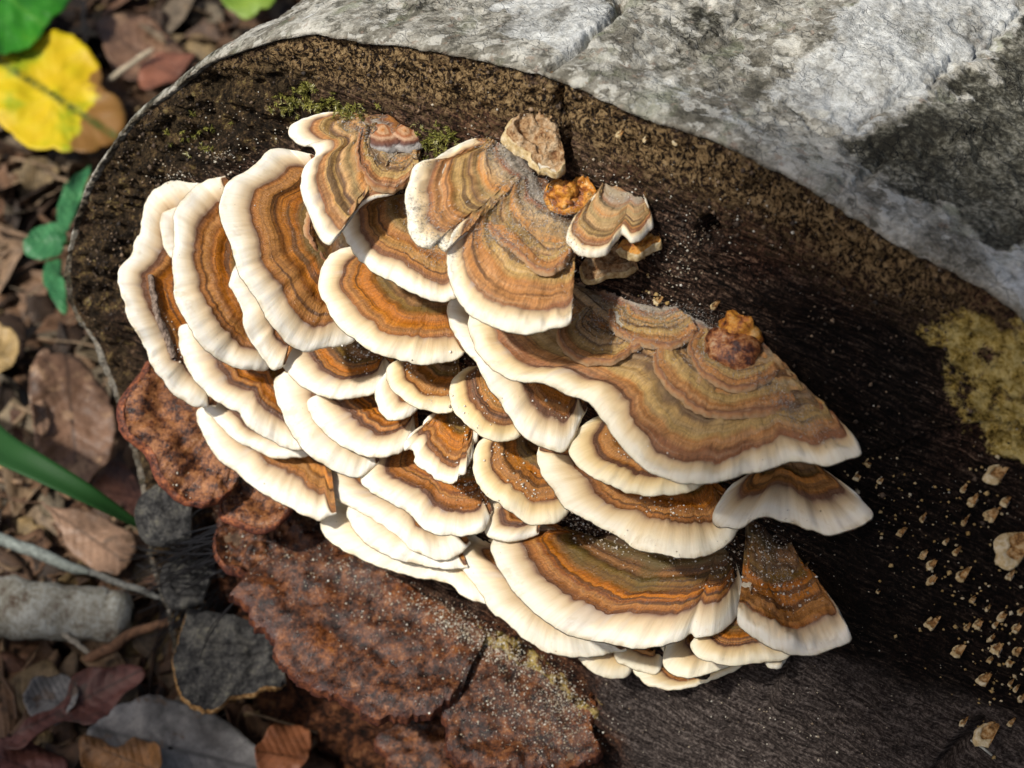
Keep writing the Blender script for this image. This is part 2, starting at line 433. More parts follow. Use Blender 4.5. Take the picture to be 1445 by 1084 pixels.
WOOD_CRACKS = [([(783, 103), (790, 125), (786, 150), (795, 180), (797, 230)], 5.0, .55), ([(1118, 915), (1105, 940), (1092, 965), (1085, 1000)], 3.0, .35),
               ([(1380, 1030), (1340, 1065), (1310, 1100)], 8.0, .4), ([(430, 40), (525, 50)], 3.0, .25), ([(1220, 640), (1330, 610), (1445, 590)], 2.0, .15),
               ([(570, 170), (660, 140), (700, 128)], 1.6, .12), ([(960, 385), (1090, 372), (1180, 395)], 1.6, .12)]
def build_face():
    rho = np.r_[np.linspace(0.02, 0.5, 60, endpoint=False), np.linspace(0.5, 1.0, 150)]
    c0 = TC[0] * T + TC[1] * V
    P = c0 + rho[:, None, None] * (RIM3 + er * (rim_shift - .14)[:, None] - c0)[None]
    ring = (1 - rho)[:, None] * RAD[None]
    P[-1] = P[-1] - N * .3
    flat = P.reshape(-1, 3).copy(); ring = ring.ravel()
    px = to_px(flat)
    jit = np.stack([fbm(*(flat * .6).T, seed=31, octs=4), fbm(*(flat * .6).T, seed=32, octs=4)], -1)
    pj = px + jit * 18
    rot = np.maximum(poly_mask(pj, [(90, 420), (100, 280), (180, 160), (290, 80), (420, 110), (520, 175), (400, 215), (260, 255), (200, 330), (160, 520)], 30),
                     poly_mask(pj, [(90, 400), (180, 420), (260, 600), (500, 800), (850, 1000), (800, 1200), (200, 1200)], 40) * 0.8)
    gry = poly_mask(pj, [(840, 940), (1000, 960), (1110, 905), (1500, 1040), (1500, 1300), (900, 1300), (830, 1040)], 25)
    yel = np.maximum(poly_mask(pj, [(1285, 470), (1340, 440), (1400, 440), (1500, 440), (1600, 700), (1445, 670), (1395, 625), (1350, 610), (1325, 540)], 30),
                     poly_mask(pj, [(600, 850), (660, 880), (740, 910), (800, 960), (860, 1010), (830, 1040), (740, 950), (640, 915)], 14) * 0.9)
    wet = np.maximum(poly_mask(pj, [(1060, 430), (1160, 380), (1260, 420), (1330, 470), (1330, 620), (1460, 680), (1500, 900), (1480, 1100), (1200, 1020), (1060, 700)], 70) * .9,  # dark wet wood, blackened further to stand for the shade lying here
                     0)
    rust = poly_mask(pj, [(290, 700), (420, 740), (560, 830), (720, 880), (850, 980), (870, 1100), (500, 1200), (380, 1030), (290, 900)], 30)
    band = 0.35 + 0.65 * poly_mask(px, [(120, 80), (780, -200), (1450, 200), (1250, 480), (800, 340), (500, 260), (200, 260)], 100)
    h = fbm(*(flat * .45).T, seed=41, octs=3) * 0.13 + fbm(*(flat * 2.2).T, seed=42, octs=3) * 0.055
    tv = np.stack([flat @ T, flat @ V, flat @ N], -1)
    h += fbm(tv[:, 0] * .5, tv[:, 1] * 5.5, 0, seed=44, octs=3) * 0.06
    h -= 0.16 * np.clip(np.abs(fbm(tv[:, 0] * .9 + 3, tv[:, 1] * 2.6, 0, seed=48, octs=3)) * -6 + .45, 0, 1)
    h += np.exp(-(ring / 1.3) ** 2) * (0.12 + fbm(*(flat * 3.5).T, seed=43, octs=3) * 0.14)
    h += rot * (fbm(*(flat * 1.3).T, seed=45, octs=4) * 0.38 - 0.1)
    h += yel * np.clip(fbm(*(flat * 4.0).T, seed=46, octs=3), -.2, 1) * 0.16
    for line, w, dep in WOOD_CRACKS:
        dd = seg_dist(px + jit * 4, line)
        h -= np.exp(-(dd / w) ** 2) * dep
    hole = np.hypot(px[:, 0] - 1000 + jit[:, 0] * 5, (px[:, 1] - 326) * .85)
    h -= 0.75 * (1 - smooth(9, 21, hole)); h += 0.12 * np.exp(-((hole - 25) / 6) ** 2)
    h *= np.clip(ring / 0.35, 0, 1)
    flat = flat + N * h[:, None]
    n0 = len(flat)
    flat = np.vstack([flat, c0[None]])
    fc = grid_faces(len(rho), len(PHI), True)
    K = len(PHI)
    cap = np.stack([np.full(K, n0), (np.arange(K) + 1) % K, np.arange(K), np.arange(K)], -1)[:, :3]
    ext = lambda x, f=0.: np.concatenate([x, np.full((1,) + x.shape[1:], f)])
    faces = np.vstack([fc[:, [0, 1, 2]], fc[:, [0, 2, 3]], cap])
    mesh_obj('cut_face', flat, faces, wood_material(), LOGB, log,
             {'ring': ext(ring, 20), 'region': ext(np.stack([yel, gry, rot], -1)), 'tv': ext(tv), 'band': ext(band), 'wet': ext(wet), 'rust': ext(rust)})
    return flat, faces
face_v, face_f = build_face()
HIT_M = [np.zeros(len(face_f), bool)]
HIT_V, HIT_F = [face_v], [face_f]          # what small things are dropped on

# ------------------------------------------------------------------ bracket fungus
def cap_material():
    m = Mat('zoned_cap')
    fan = m.attr('fan', 'Vector'); ax, dd, sd = m.sep(fan)[0:3]
    yel, gry, red = m.sep(m.attr('look', 'Vector'))[0:3]
    q = m.attr('zone')
    p = m.pos
    wob = m.noise(m.comb(m.math('MULTIPLY', ax, 0.5), m.math('MULTIPLY', q, 2.0), sd), 1.0, 3)
    q1 = m.noise(m.comb(m.math('MULTIPLY', q, 4.5), sd, 0.0), 1.0, 1)
    pq = m.math('ADD', m.math('ADD', q, m.math('MULTIPLY', m.math('SUBTRACT', wob, 0.5), m.math('ADD', 0.11, m.math('MULTIPLY', gry, 0.16)))),
                m.math('ADD', m.math('MULTIPLY', m.math('SUBTRACT', q1, 0.5), 0.32), m.math('MULTIPLY', m.math('MULTIPLY', m.math('SUBTRACT', m.noise(m.comb(m.math('MULTIPLY', sd, 3.3), 0.0, 0.0), 1.0, 1), 0.5), 0.7), m.ramp(q, [(0.04, 0.0), (0.16, 1.0)]))))
    br = m.ramp(pq, [(0.0, (0.13, 0.07, 0.05)), (0.03, (0.13, 0.055, 0.025)), (0.07, (0.38, 0.155, 0.035)), (0.13, (0.48, 0.24, 0.07)),
                     (0.19, (0.24, 0.08, 0.014)), (0.26, (0.60, 0.22, 0.012)), (0.35, (0.52, 0.18, 0.012)), (0.43, (0.20, 0.11, 0.02)),
                     (0.51, (0.21, 0.145, 0.03)), (0.57, (0.075, 0.04, 0.016)), (0.63, (0.33, 0.17, 0.06)), (0.72, (0.17, 0.085, 0.028)),
                     (0.80, (0.21, 0.16, 0.08)), (0.90, (0.11, 0.075, 0.04)), (1.0, (0.07, 0.05, 0.035))])
    gr = m.ramp(pq, [(0.0, (0.24, 0.10, 0.04)), (0.05, (0.42, 0.21, 0.08)), (0.11, (0.36, 0.16, 0.045)), (0.18, (0.40, 0.27, 0.10)),
                     (0.27, (0.34, 0.22, 0.08)), (0.33, (0.10, 0.055, 0.03)), (0.38, (0.46, 0.28, 0.12)), (0.46, (0.30, 0.22, 0.10)),
                     (0.53, (0.44, 0.19, 0.045)), (0.60, (0.48, 0.31, 0.15)), (0.68, (0.32, 0.26, 0.17)), (0.74, (0.24, 0.09, 0.045)), (0.80, (0.33, 0.31, 0.28)),
                     (0.88, (0.25, 0.23, 0.21)), (0.94, (0.22, 0.09, 0.035)), (1.0, (0.42, 0.17, 0.03))])
    c = m.mix(gry, br, gr)
    # thin dark growth lines
    ln = m.noise(m.comb(m.math('MULTIPLY', q, 15.0), sd, m.math('MULTIPLY', ax, 0.12)), 1.0, 2, 0.6)
    c = m.mix(m.ramp(ln, [(0.56, 0.0), (0.63, 0.75)]), c, (0.060, 0.028, 0.014))
    c = m.mix(m.ramp(ln, [(0.34, 0.3), (0.42, 0.0)]), c, m.mix(gry, (0.36, 0.18, 0.06), (0.46, 0.36, 0.23)))
    ln2 = m.noise(m.comb(m.math('MULTIPLY', m.math('ADD', q, m.math('MULTIPLY', wob, 0.12)), 38.0), sd, m.math('MULTIPLY', ax, 0.25)), 1.0, 2, 0.6)
    c = m.mix(m.ramp(ln2, [(0.55, 0.0), (0.64, 0.38)]), c, m.mix(gry, (0.10, 0.040, 0.012), (0.13, 0.075, 0.04)))
    c = m.mix(m.ramp(ln2, [(0.34, 0.2), (0.42, 0.0)]), c, m.mix(gry, (0.46, 0.22, 0.06), (0.50, 0.38, 0.24)))
    # velvet of fine hairs running outwards, algae, scuffs
    hair = m.noise(m.comb(m.math('MULTIPLY', ax, 17.0), m.math('MULTIPLY', dd, 6.0), sd), 1.0, 4, 0.72)
    speck = m.noise(p, 14.0, 4, 0.75)
    c = m.mix(1.0, c, m.ramp(hair, [(0.30, 0.66), (0.5, 1.0), (0.70, 1.4)]), 'MULTIPLY')
    c = m.mix(m.math('MULTIPLY', m.ramp(m.noise(p, 0.9, 4), [(0.50, 0.0), (0.64, 0.5)]), m.ramp(q, [(0.2, 0.0), (0.45, 1.0)])), c, m.mix(gry, (0.12, 0.105, 0.028), (0.30, 0.23, 0.12)))
    c = m.mix(m.ramp(speck, [(0.62, 0.0), (0.74, 0.4)]), c, m.mix(gry, (0.28, 0.17, 0.07), (0.50, 0.42, 0.31)))
    c = m.mix(m.ramp(speck, [(0.28, 0.6), (0.38, 0.0)]), c, (0.03, 0.02, 0.014))
    c = m.mix(1.0, c, m.mix(gry, (0.88, 0.76, 0.60), (1.12, 1.06, 0.96)), 'MULTIPLY')
    # rust red old caps
    rn = m.noise(p, 3.0, 6, 0.72)
    rc = m.ramp(m.math('ADD', m.math('MULTIPLY', rn, 0.65), m.math('MULTIPLY', speck, 0.4)), [(0.43, (0.006, 0.004, 0.003)), (0.505, (0.026, 0.010, 0.006)), (0.565, (0.085, 0.028, 0.012)),
                     (0.64, (0.20, 0.08, 0.03)), (0.73, (0.36, 0.22, 0.13))])
    rc = m.mix(m.ramp(q, [(0.0, 0.6), (0.08, 0.0)]), rc, (0.06, 0.020, 0.016))
    rc = m.mix(m.ramp(m.noise(p, 0.55, 4, 0.6), [(0.50, 0.0), (0.62, 0.7)]), rc, m.ramp(m.math('ADD', m.math('MULTIPLY', rn, 0.6), m.math('MULTIPLY', speck, 0.4)), [(0.42, (0.03, 0.010, 0.005)), (0.52, (0.17, 0.050, 0.012)), (0.62, (0.34, 0.125, 0.030))]))
    rc = m.mix(yel, rc, m.ramp(m.math('ADD', m.math('MULTIPLY', rn, 0.65), m.math('MULTIPLY', speck, 0.4)), [(0.43, (0.015, 0.008, 0.006)), (0.49, (0.10, 0.034, 0.016)), (0.55, (0.26, 0.10, 0.035)), (0.63, (0.38, 0.17, 0.065)), (0.73, (0.46, 0.29, 0.16))]))
    c = m.mix(red, c, rc)
    h = m.math('ADD', m.math('MULTIPLY', hair, 0.55), m.math('ADD', m.math('MULTIPLY', speck, 0.35), m.math('MULTIPLY', ln, 0.45)))
    rough = m.math('ADD', m.ramp(m.noise(p, 5.0, 3), [(0.42, 0.24), (0.58, 0.60)]), m.math('MULTIPLY', gry, 0.2))
    return m.done(c, rough, m.bump(h, 0.6, 0.12), 0.45)

def margin_material():
    m = Mat('pale_growing_margin')
    fan = m.attr('fan', 'Vector'); ax, dd, sd = m.sep(fan)[0:3]
    yel, gry, red = m.sep(m.attr('look', 'Vector'))[0:3]
    e = m.attr('zone')
    p = m.pos
    wob = m.noise(m.comb(m.math('MULTIPLY', ax, 1.1), m.math('MULTIPLY', e, 1.0), sd), 1.0, 3)
    pe = m.math('ADD', e, m.math('MULTIPLY', m.math('SUBTRACT', wob, 0.5), 0.30))
    wh = m.ramp(pe, [(0.0, (0.76, 0.70, 0.55)), (0.12, (0.82, 0.78, 0.68)), (0.30, (0.84, 0.80, 0.70)), (0.46, (0.79, 0.70, 0.54)), (0.68, (0.66, 0.52, 0.34)), (0.86, (0.50, 0.36, 0.22)), (0.95, (0.34, 0.22, 0.14)), (1.0, (0.20, 0.12, 0.08))])
    ye = m.ramp(pe, [(0.0, (0.82, 0.74, 0.52)), (0.22, (0.80, 0.68, 0.42)), (0.50, (0.72, 0.53, 0.23)), (0.78, (0.60, 0.40, 0.16)), (1.0, (0.28, 0.15, 0.07))])
    c = m.mix(yel, wh, ye)
    stri = m.noise(m.comb(m.math('MULTIPLY', ax, 9.0), m.math('MULTIPLY', dd, 0.8), sd), 1.0, 3, 0.6)
    c = m.mix(1.0, c, m.ramp(stri, [(0.30, (0.92, 0.90, 0.86)), (0.55, (1.0, 1.0, 1.0))]), 'MULTIPLY')
    sm = m.noise(m.comb(m.math('MULTIPLY', ax, 1.6), m.math('MULTIPLY', dd, 0.5), sd), 1.0, 2)
    c = m.mix(m.ramp(sm, [(0.60, 0.0), (0.70, 0.35)]), c, (0.50, 0.45, 0.42))
    edge_d = m.math('MULTIPLY', m.ramp(e, [(0.0, 1.0), (0.14, 0.0)]), m.ramp(m.noise(m.comb(m.math('MULTIPLY', ax, 1.4), 0.0, sd), 1.0, 4, 0.7), [(0.50, 0.0), (0.62, 0.7)]))
    c = m.mix(edge_d, c, (0.42, 0.30, 0.15))
    st = m.noise(m.comb(m.math('MULTIPLY', ax, 3.0), m.math('MULTIPLY', dd, 2.0), sd), 1.0, 4, 0.65)
    c = m.mix(m.ramp(st, [(0.58, 0.0), (0.70, 0.45)]), c, (0.58, 0.47, 0.30))
    c = m.mix(m.ramp(m.voro(p, 3.3), [(0.022, 0.8), (0.05, 0.0)]), c, (0.10, 0.07, 0.05))
    rc = m.ramp(m.math('ADD', m.math('MULTIPLY', m.noise(p, 3.0, 6, 0.72), 0.65), m.math('MULTIPLY', m.noise(p, 14, 3, 0.7), 0.4)),
                [(0.42, (0.010, 0.005, 0.005)), (0.52, (0.06, 0.020, 0.012)), (0.62, (0.17, 0.055, 0.022)), (0.75, (0.30, 0.13, 0.06))])
    rc = m.mix(m.ramp(e, [(0.0, 0.6), (0.3, 0.0)]), rc, (0.07, 0.020, 0.016))
    rc = m.mix(m.math('MULTIPLY', yel, 0.8), rc, m.mix(1.0, rc, (2.2, 2.2, 2.0), 'MULTIPLY'))
    c = m.mix(red, c, rc)
    fine = m.noise(p, 16, 3, 0.7)
    h = m.math('ADD', m.math('MULTIPLY', stri, 0.7), m.math('MULTIPLY', fine, 0.25))
    return m.done(c, 0.62, m.bump(h, 0.30, 0.06), 0.25, 0.12)

def pore_material():
    m = Mat('pore_layer')
    c = m.ramp(m.noise(m.pos, 2.0, 3), [(0.35, (0.56, 0.50, 0.38)), (0.65, (0.72, 0.68, 0.56))])
    c = m.mix(m.attr('red'), c, m.ramp(m.noise(m.pos, 4.0, 4), [(0.35, (0.05, 0.03, 0.02)), (0.65, (0.16, 0.10, 0.06))]))
    return m.done(c, 0.8, m.bump(m.voro(m.pos, 30.0), 0.4, 0.04), 0.2)
CAP, MARGIN, PORE = cap_material(), margin_material(), pore_material()

def knob_material():
    m = Mat('wet_orange_flesh')
    n1 = m.noise(m.pos, 2.4, 5, 0.65); f = m.noise(m.pos, 12, 4, 0.7)
    c = m.ramp(m.math('ADD', m.math('MULTIPLY', n1, 0.7), m.math('MULTIPLY', f, 0.3)),
               [(0.36, (0.08, 0.025, 0.012)), (0.45, (0.32, 0.10, 0.02)), (0.53, (0.62, 0.26, 0.025)), (0.66, (0.64, 0.42, 0.18))])
    return m.done(c, 0.38, m.bump(m.math('ADD', n1, m.math('MULTIPLY', f, 0.5)), 0.8, 0.12), 0.5)
KNOB = knob_material()
def young_material():
    m = Mat('young_bracket_flesh')
    z = m.attr('zone'); n = m.noise(m.pos, 7, 4, .65)
    c = m.ramp(m.math('ADD', m.math('MULTIPLY', n, .7), m.math('MULTIPLY', m.noise(m.pos, 1.2, 2), .3)), [(.38, (.30, .19, .08)), (.48, (.50, .37, .18)), (.58, (.62, .51, .32)), (.70, (.70, .63, .48))])
    return m.done(c, .7, m.bump(n, .6, .08), .25)
YMAT = young_material()
def pale_crumbly_material():
    m = Mat('pale_crumbly_cap')
    n = m.noise(m.pos, 3.2, 5, .68); f = m.noise(m.pos, 12, 4, .7)
    c = m.ramp(m.math('ADD', m.math('MULTIPLY', n, .6), m.math('MULTIPLY', f, .4)), [(.40, (.20, .09, .035)), (.48, (.44, .26, .12)), (.54, (.52, .36, .21)), (.62, (.62, .47, .29)), (.72, (.70, .60, .42))])
    return m.done(c, .75, m.bump(m.math('ADD', n, f), .9, .14), .25)
PALEC = pale_crumbly_material()

BK={
'B7':([(845,280),(880,268),(915,280)],[(848,279),(829,289),(807,309),(798,327),(803,344),(819,358),(839,360),(854,355),(862,345),(869,335),(878,328),(886,333),(892,340),(906,332),(921,314),(919,297),(909,266)],0.00),
'B8':([(915,325)],[(868,348),(880,358),(900,364),(915,356),(934,346),(932,334)],0.00),
'B5':([(755,175),(772,182),(780,195)],[(748,170),(725,172),(713,182),(712,196),(722,208),(738,218),(748,232),(757,249),(775,247),(792,240),(796,226),(786,203)],0.00),
'B6':([(808,258)],[(782,252),(766,262),(768,280),(778,295),(800,300),(825,295),(845,282),(838,265)],0.00),
'B4':([(700,200),(735,222),(765,250),(800,275),(826,305)],[(688,192),(660,195),(637,208),(612,222),(584,232),(575,252),(571,277),(574,297),(575,317),(580,331),(590,343),(606,346),(616,338),(622,346),(630,349),(634,334),(638,324),(633,338),(629,360),(633,385),(642,408),(657,431),(680,450),(708,464),(740,471),(770,464),(802,457),(806,443),(797,425),(803,390),(815,350)],0.00),
'B2':([(615,275)],[(545,280),(505,284),(482,290),(474,303),(482,322),(495,346),(512,367),(532,382),(557,396),(582,409),(607,418),(632,420),(660,410),(680,380)],0.00),
'B1':([(548,172),(562,178),(578,190),(586,200)],[(520,170),(480,163),(455,155),(428,160),(410,172),(408,187),(422,199),(441,205),(444,218),(429,233),(424,255),(428,280),(440,303),(446,322),(456,336),(467,340),(476,328),(488,300),(520,282),(560,268),(590,240),(594,205)],0.00),
'B9':([(872,355)],[(818,372),(822,392),(840,396),(860,388),(885,386),(902,375)],0.00),
'BR':([(845,405),(940,428),(1005,455),(1030,470),(1040,476),(1048,482),(1056,488),(1062,494)],[(672,425),(661,440),(660,458),(668,483),(683,506),(708,525),(737,534),(760,536),(779,543),(800,554),(824,559),(839,574),(850,590),(865,613),(882,635),(900,653),(922,668),(960,681),(1000,681),(1028,676),(1054,663),(1080,659),(1117,647),(1149,649),(1174,652),(1199,645),(1216,635),(1209,617),(1191,606),(1150,580)],0.00),
'B12':([(800,490)],[(650,405),(634,425),(634,450),(650,480),(668,505),(680,525),(693,545),(706,565),(721,587),(738,610),(760,626),(789,636),(806,628),(818,600),(830,575)],0.00),
'B13':([(945,590)],[(850,578),(822,597),(806,615),(802,635),(812,650),(828,667),(850,681),(875,691),(907,697),(950,696),(985,685),(1015,665)],0.00),
'B15':([(1110,640)],[(1035,680),(1008,715),(1005,728),(1013,738),(1040,739),(1060,732),(1080,725),(1107,727),(1130,737),(1152,742),(1180,745),(1210,739),(1231,728),(1222,707),(1195,687),(1165,662)],0.00),
'B14':([(960,650)],[(760,628),(757,645),(765,672),(780,693),(797,713),(820,729),(845,740),(862,747),(880,760),(906,775),(940,786),(957,789),(982,786),(1008,777),(1030,762),(1043,746),(1042,725),(1035,700)],0.00),
'D1':([(620,385)],[(505,345),(475,352),(455,370),(450,395),(453,414),(466,443),(481,461),(501,478),(521,493),(545,504),(570,510),(598,513),(627,511),(648,503),(660,490)],0.00),
'C5':([(495,320)],[(446,218),(420,211),(386,209),(364,226),(347,240),(325,252),(313,280),(314,309),(327,344),(338,380),(347,402),(364,426),(380,453),(400,473),(415,486),(434,494),(457,490),(481,488),(500,482),(520,465)],0.00),
'C4':([(440,400)],[(335,370),(327,395),(330,415),(340,433),(345,460),(358,486),(374,508),(388,521),(405,515)],-0.09),
'C3':([(385,390)],[(318,248),(290,254),(267,269),(251,291),(246,325),(246,366),(248,410),(257,445),(276,480),(300,500),(325,515),(350,522),(374,523),(392,512)],0.00),
'C2':([(290,340)],[(252,290),(232,297),(225,310),(228,335),(236,355),(246,367),(265,380)],-0.03),
'D5':([(725,520)],[(660,512),(644,525),(635,542),(636,562),(643,580),(658,596),(674,610),(696,618),(720,618),(738,608)],0.00),
'D4':([(640,500)],[(568,503),(547,513),(546,530),(551,545),(563,558),(580,570),(600,578),(622,581),(640,577),(655,562)],0.00),
'D3':([(605,530)],[(548,518),(532,540),(527,556),(531,572),(541,585),(560,589),(580,582),(595,570)],-0.33),
'D2':([(530,460)],[(405,455),(389,473),(388,490),(396,511),(411,530),(431,546),(452,557),(475,563),(500,560),(525,554),(542,540),(560,515)],0.59),
'D16':([(770,620)],[(702,611),(682,617),(671,630),(667,652),(671,674),(686,696),(703,708),(726,725),(750,737),(775,738),(793,732),(807,715)],-0.11),
'D12':([(660,560)],[(608,593),(585,605),(570,618),(568,628),(584,637),(588,648),(601,658),(617,672),(632,677),(649,672),(660,659),(670,634),(680,605)],0.00),
'D11':([(580,550)],[(452,553),(435,560),(433,572),(439,588),(456,608),(476,623),(501,637),(527,644),(554,641),(572,630),(590,605)],-0.04),
'D10':([(535,560)],[(402,520),(387,530),(385,545),(392,570),(406,598),(422,624),(437,641),(455,655),(478,666),(496,671),(511,669),(535,650)],-0.52),
'D6':([(410,490)],[(275,452),(255,457),(251,475),(256,500),(270,527),(293,555),(319,573),(339,583),(350,600),(374,615),(400,627),(424,634),(445,632)],-0.27),
'C1':([(335,415)],[(290,256),(262,254),(243,253),(220,265),(206,289),(199,319),(191,344),(184,363),(171,377),(169,400),(174,432),(187,463),(204,490),(215,516),(228,535),(246,555),(263,567),(278,574),(305,575)],0.43),
'D7':([(430,550)],[(305,556),(283,565),(291,580),(310,600),(335,620),(362,634),(390,644),(412,645),(432,643),(450,630)],0.00),
'D8':([(450,620)],[(290,568),(277,580),(281,602),(294,627),(310,648),(333,666),(353,683),(376,698),(400,711),(425,725),(450,733),(475,725)],-0.97),
'D13':([(655,630)],[(532,638),(514,645),(509,662),(513,682),(528,698),(550,710),(572,720),(586,732),(603,744),(625,751),(655,753),(680,746),(695,720)],-0.02),
'B20':([(770,690)],[(708,697),(690,702),(684,720),(683,742),(692,757),(720,762),(760,750)],0.38),
'D14':([(600,680)],[(462,648),(442,652),(443,665),(453,682),(471,700),(489,711),(513,725),(531,738),(556,753),(576,772),(600,784),(620,787),(640,784),(665,765)],0.33),
'D15':([(620,725)],[(508,710),(490,715),(488,728),(496,745),(511,763),(536,778),(561,788),(590,795),(632,802),(660,798)],-0.36),
'B17':([(860,690),(900,690),(960,705),(1000,740),(1015,760)],[(765,733),(722,744),(698,754),(691,772),(696,790),(708,810),(722,830),(741,851),(765,871),(795,888),(832,900),(870,908),(902,913),(935,912),(962,904),(974,894),(982,901),(1005,897),(1027,882),(1040,865),(1048,840),(1047,815),(1040,792)],2.1),
'B19':([(790,790)],[(702,733),(660,752),(640,760),(635,778),(646,795),(666,817),(680,838),(692,856),(721,883),(750,904),(780,919),(814,925),(850,924),(885,916)],0.87),
'B16':([(1040,748),(1072,736),(1108,752)],[(1062,825),(1055,855),(1040,873),(1052,888),(1072,903),(1097,916),(1124,922),(1154,919),(1180,911),(1201,902),(1196,885),(1184,865),(1165,842),(1140,815)],0.00),
'B22':([(640,710)],[(445,690),(450,715),(453,745),(470,765),(500,783),(540,798),(590,811),(634,821),(650,835),(670,846),(695,853)],0.86),
'B27':([(1050,840)],[(988,892),(974,908),(985,925),(1010,934),(1035,938),(1060,935),(1080,933),(1105,929),(1124,920)],0.53),
'B24':([(915,890)],[(862,905),(868,930),(890,941),(915,948),(929,945),(935,932),(938,908)],0.42),
'B26':([(1000,880)],[(940,908),(935,935),(950,950),(972,955),(1000,949),(1030,939),(1055,922)],0.00),
'B23':([(885,880)],[(812,920),(828,940),(850,952),(870,955),(887,950),(900,930)],0.45),
'B25':([(985,915)],[(892,938),(902,961),(922,970),(946,973),(970,970),(986,965),(1017,952),(1045,937),(1065,920)],1.11),
'B28':([(1105,905)],[(1076,928),(1085,940),(1095,943),(1104,938),(1112,925)],0.00),
'E1':([(340,560)],[(228,497),(207,508),(195,528),(179,547),(167,570),(166,597),(179,620),(199,634),(212,652),(220,673),(237,694),(259,709),(282,715),(300,712),(316,705),(335,685)],0.00),
'E2':([(395,650)],[(320,697),(309,715),(311,730),(325,741),(344,749),(369,752),(389,745),(406,728),(420,705)],0.00),
'E3':([(360,720),(430,735)],[(305,730),(298,770),(310,800),(340,812),(380,808),(420,795),(455,760)],0.00),
'E4':([(420,770),(520,810),(640,880),(680,930)],[(350,815),(320,840),(335,855),(367,886),(378,905),(389,927),(411,956),(451,982),(495,1000),(535,1013),(587,1015),(618,1003),(650,970)],-0.73),
'E5':([(665,895),(740,895),(830,950)],[(645,935),(617,960),(618,985),(620,1010),(624,1050),(638,1073),(670,1090),(740,1095),(800,1085),(836,1066),(845,1020),(835,975)],1.05),
'E6':([(660,990)],[(560,1020),(535,1050),(545,1080),(600,1120),(680,1130)],0.00),
}

ROLL = dict(B3=20, B4=-4, B1=14, B2=8, C5=40, C4=34, C3=42, C2=42, C1=44, D6=22, D7=10, D8=12, D10=16, D1=14, E1=30, B12=16, D5=12, D16=8,
            BR=-6, B15=-10, B16=-4, B14=-4, B17=-4, B18=-10, B7=0, B5=10)

def shelf_plane(root, roll, shift, droop=8.0):
    R = on_face([np.mean(root, 0)])[0] - V * shift
    ro, dr = math.radians(roll), math.radians(droop)
    O = math.cos(dr) * OUT - math.sin(dr) * UP
    P = np.cross(O, math.cos(ro) * T - math.sin(ro) * V)
    P /= np.linalg.norm(P)
    return R, (P if P[2] > 0 else -P)

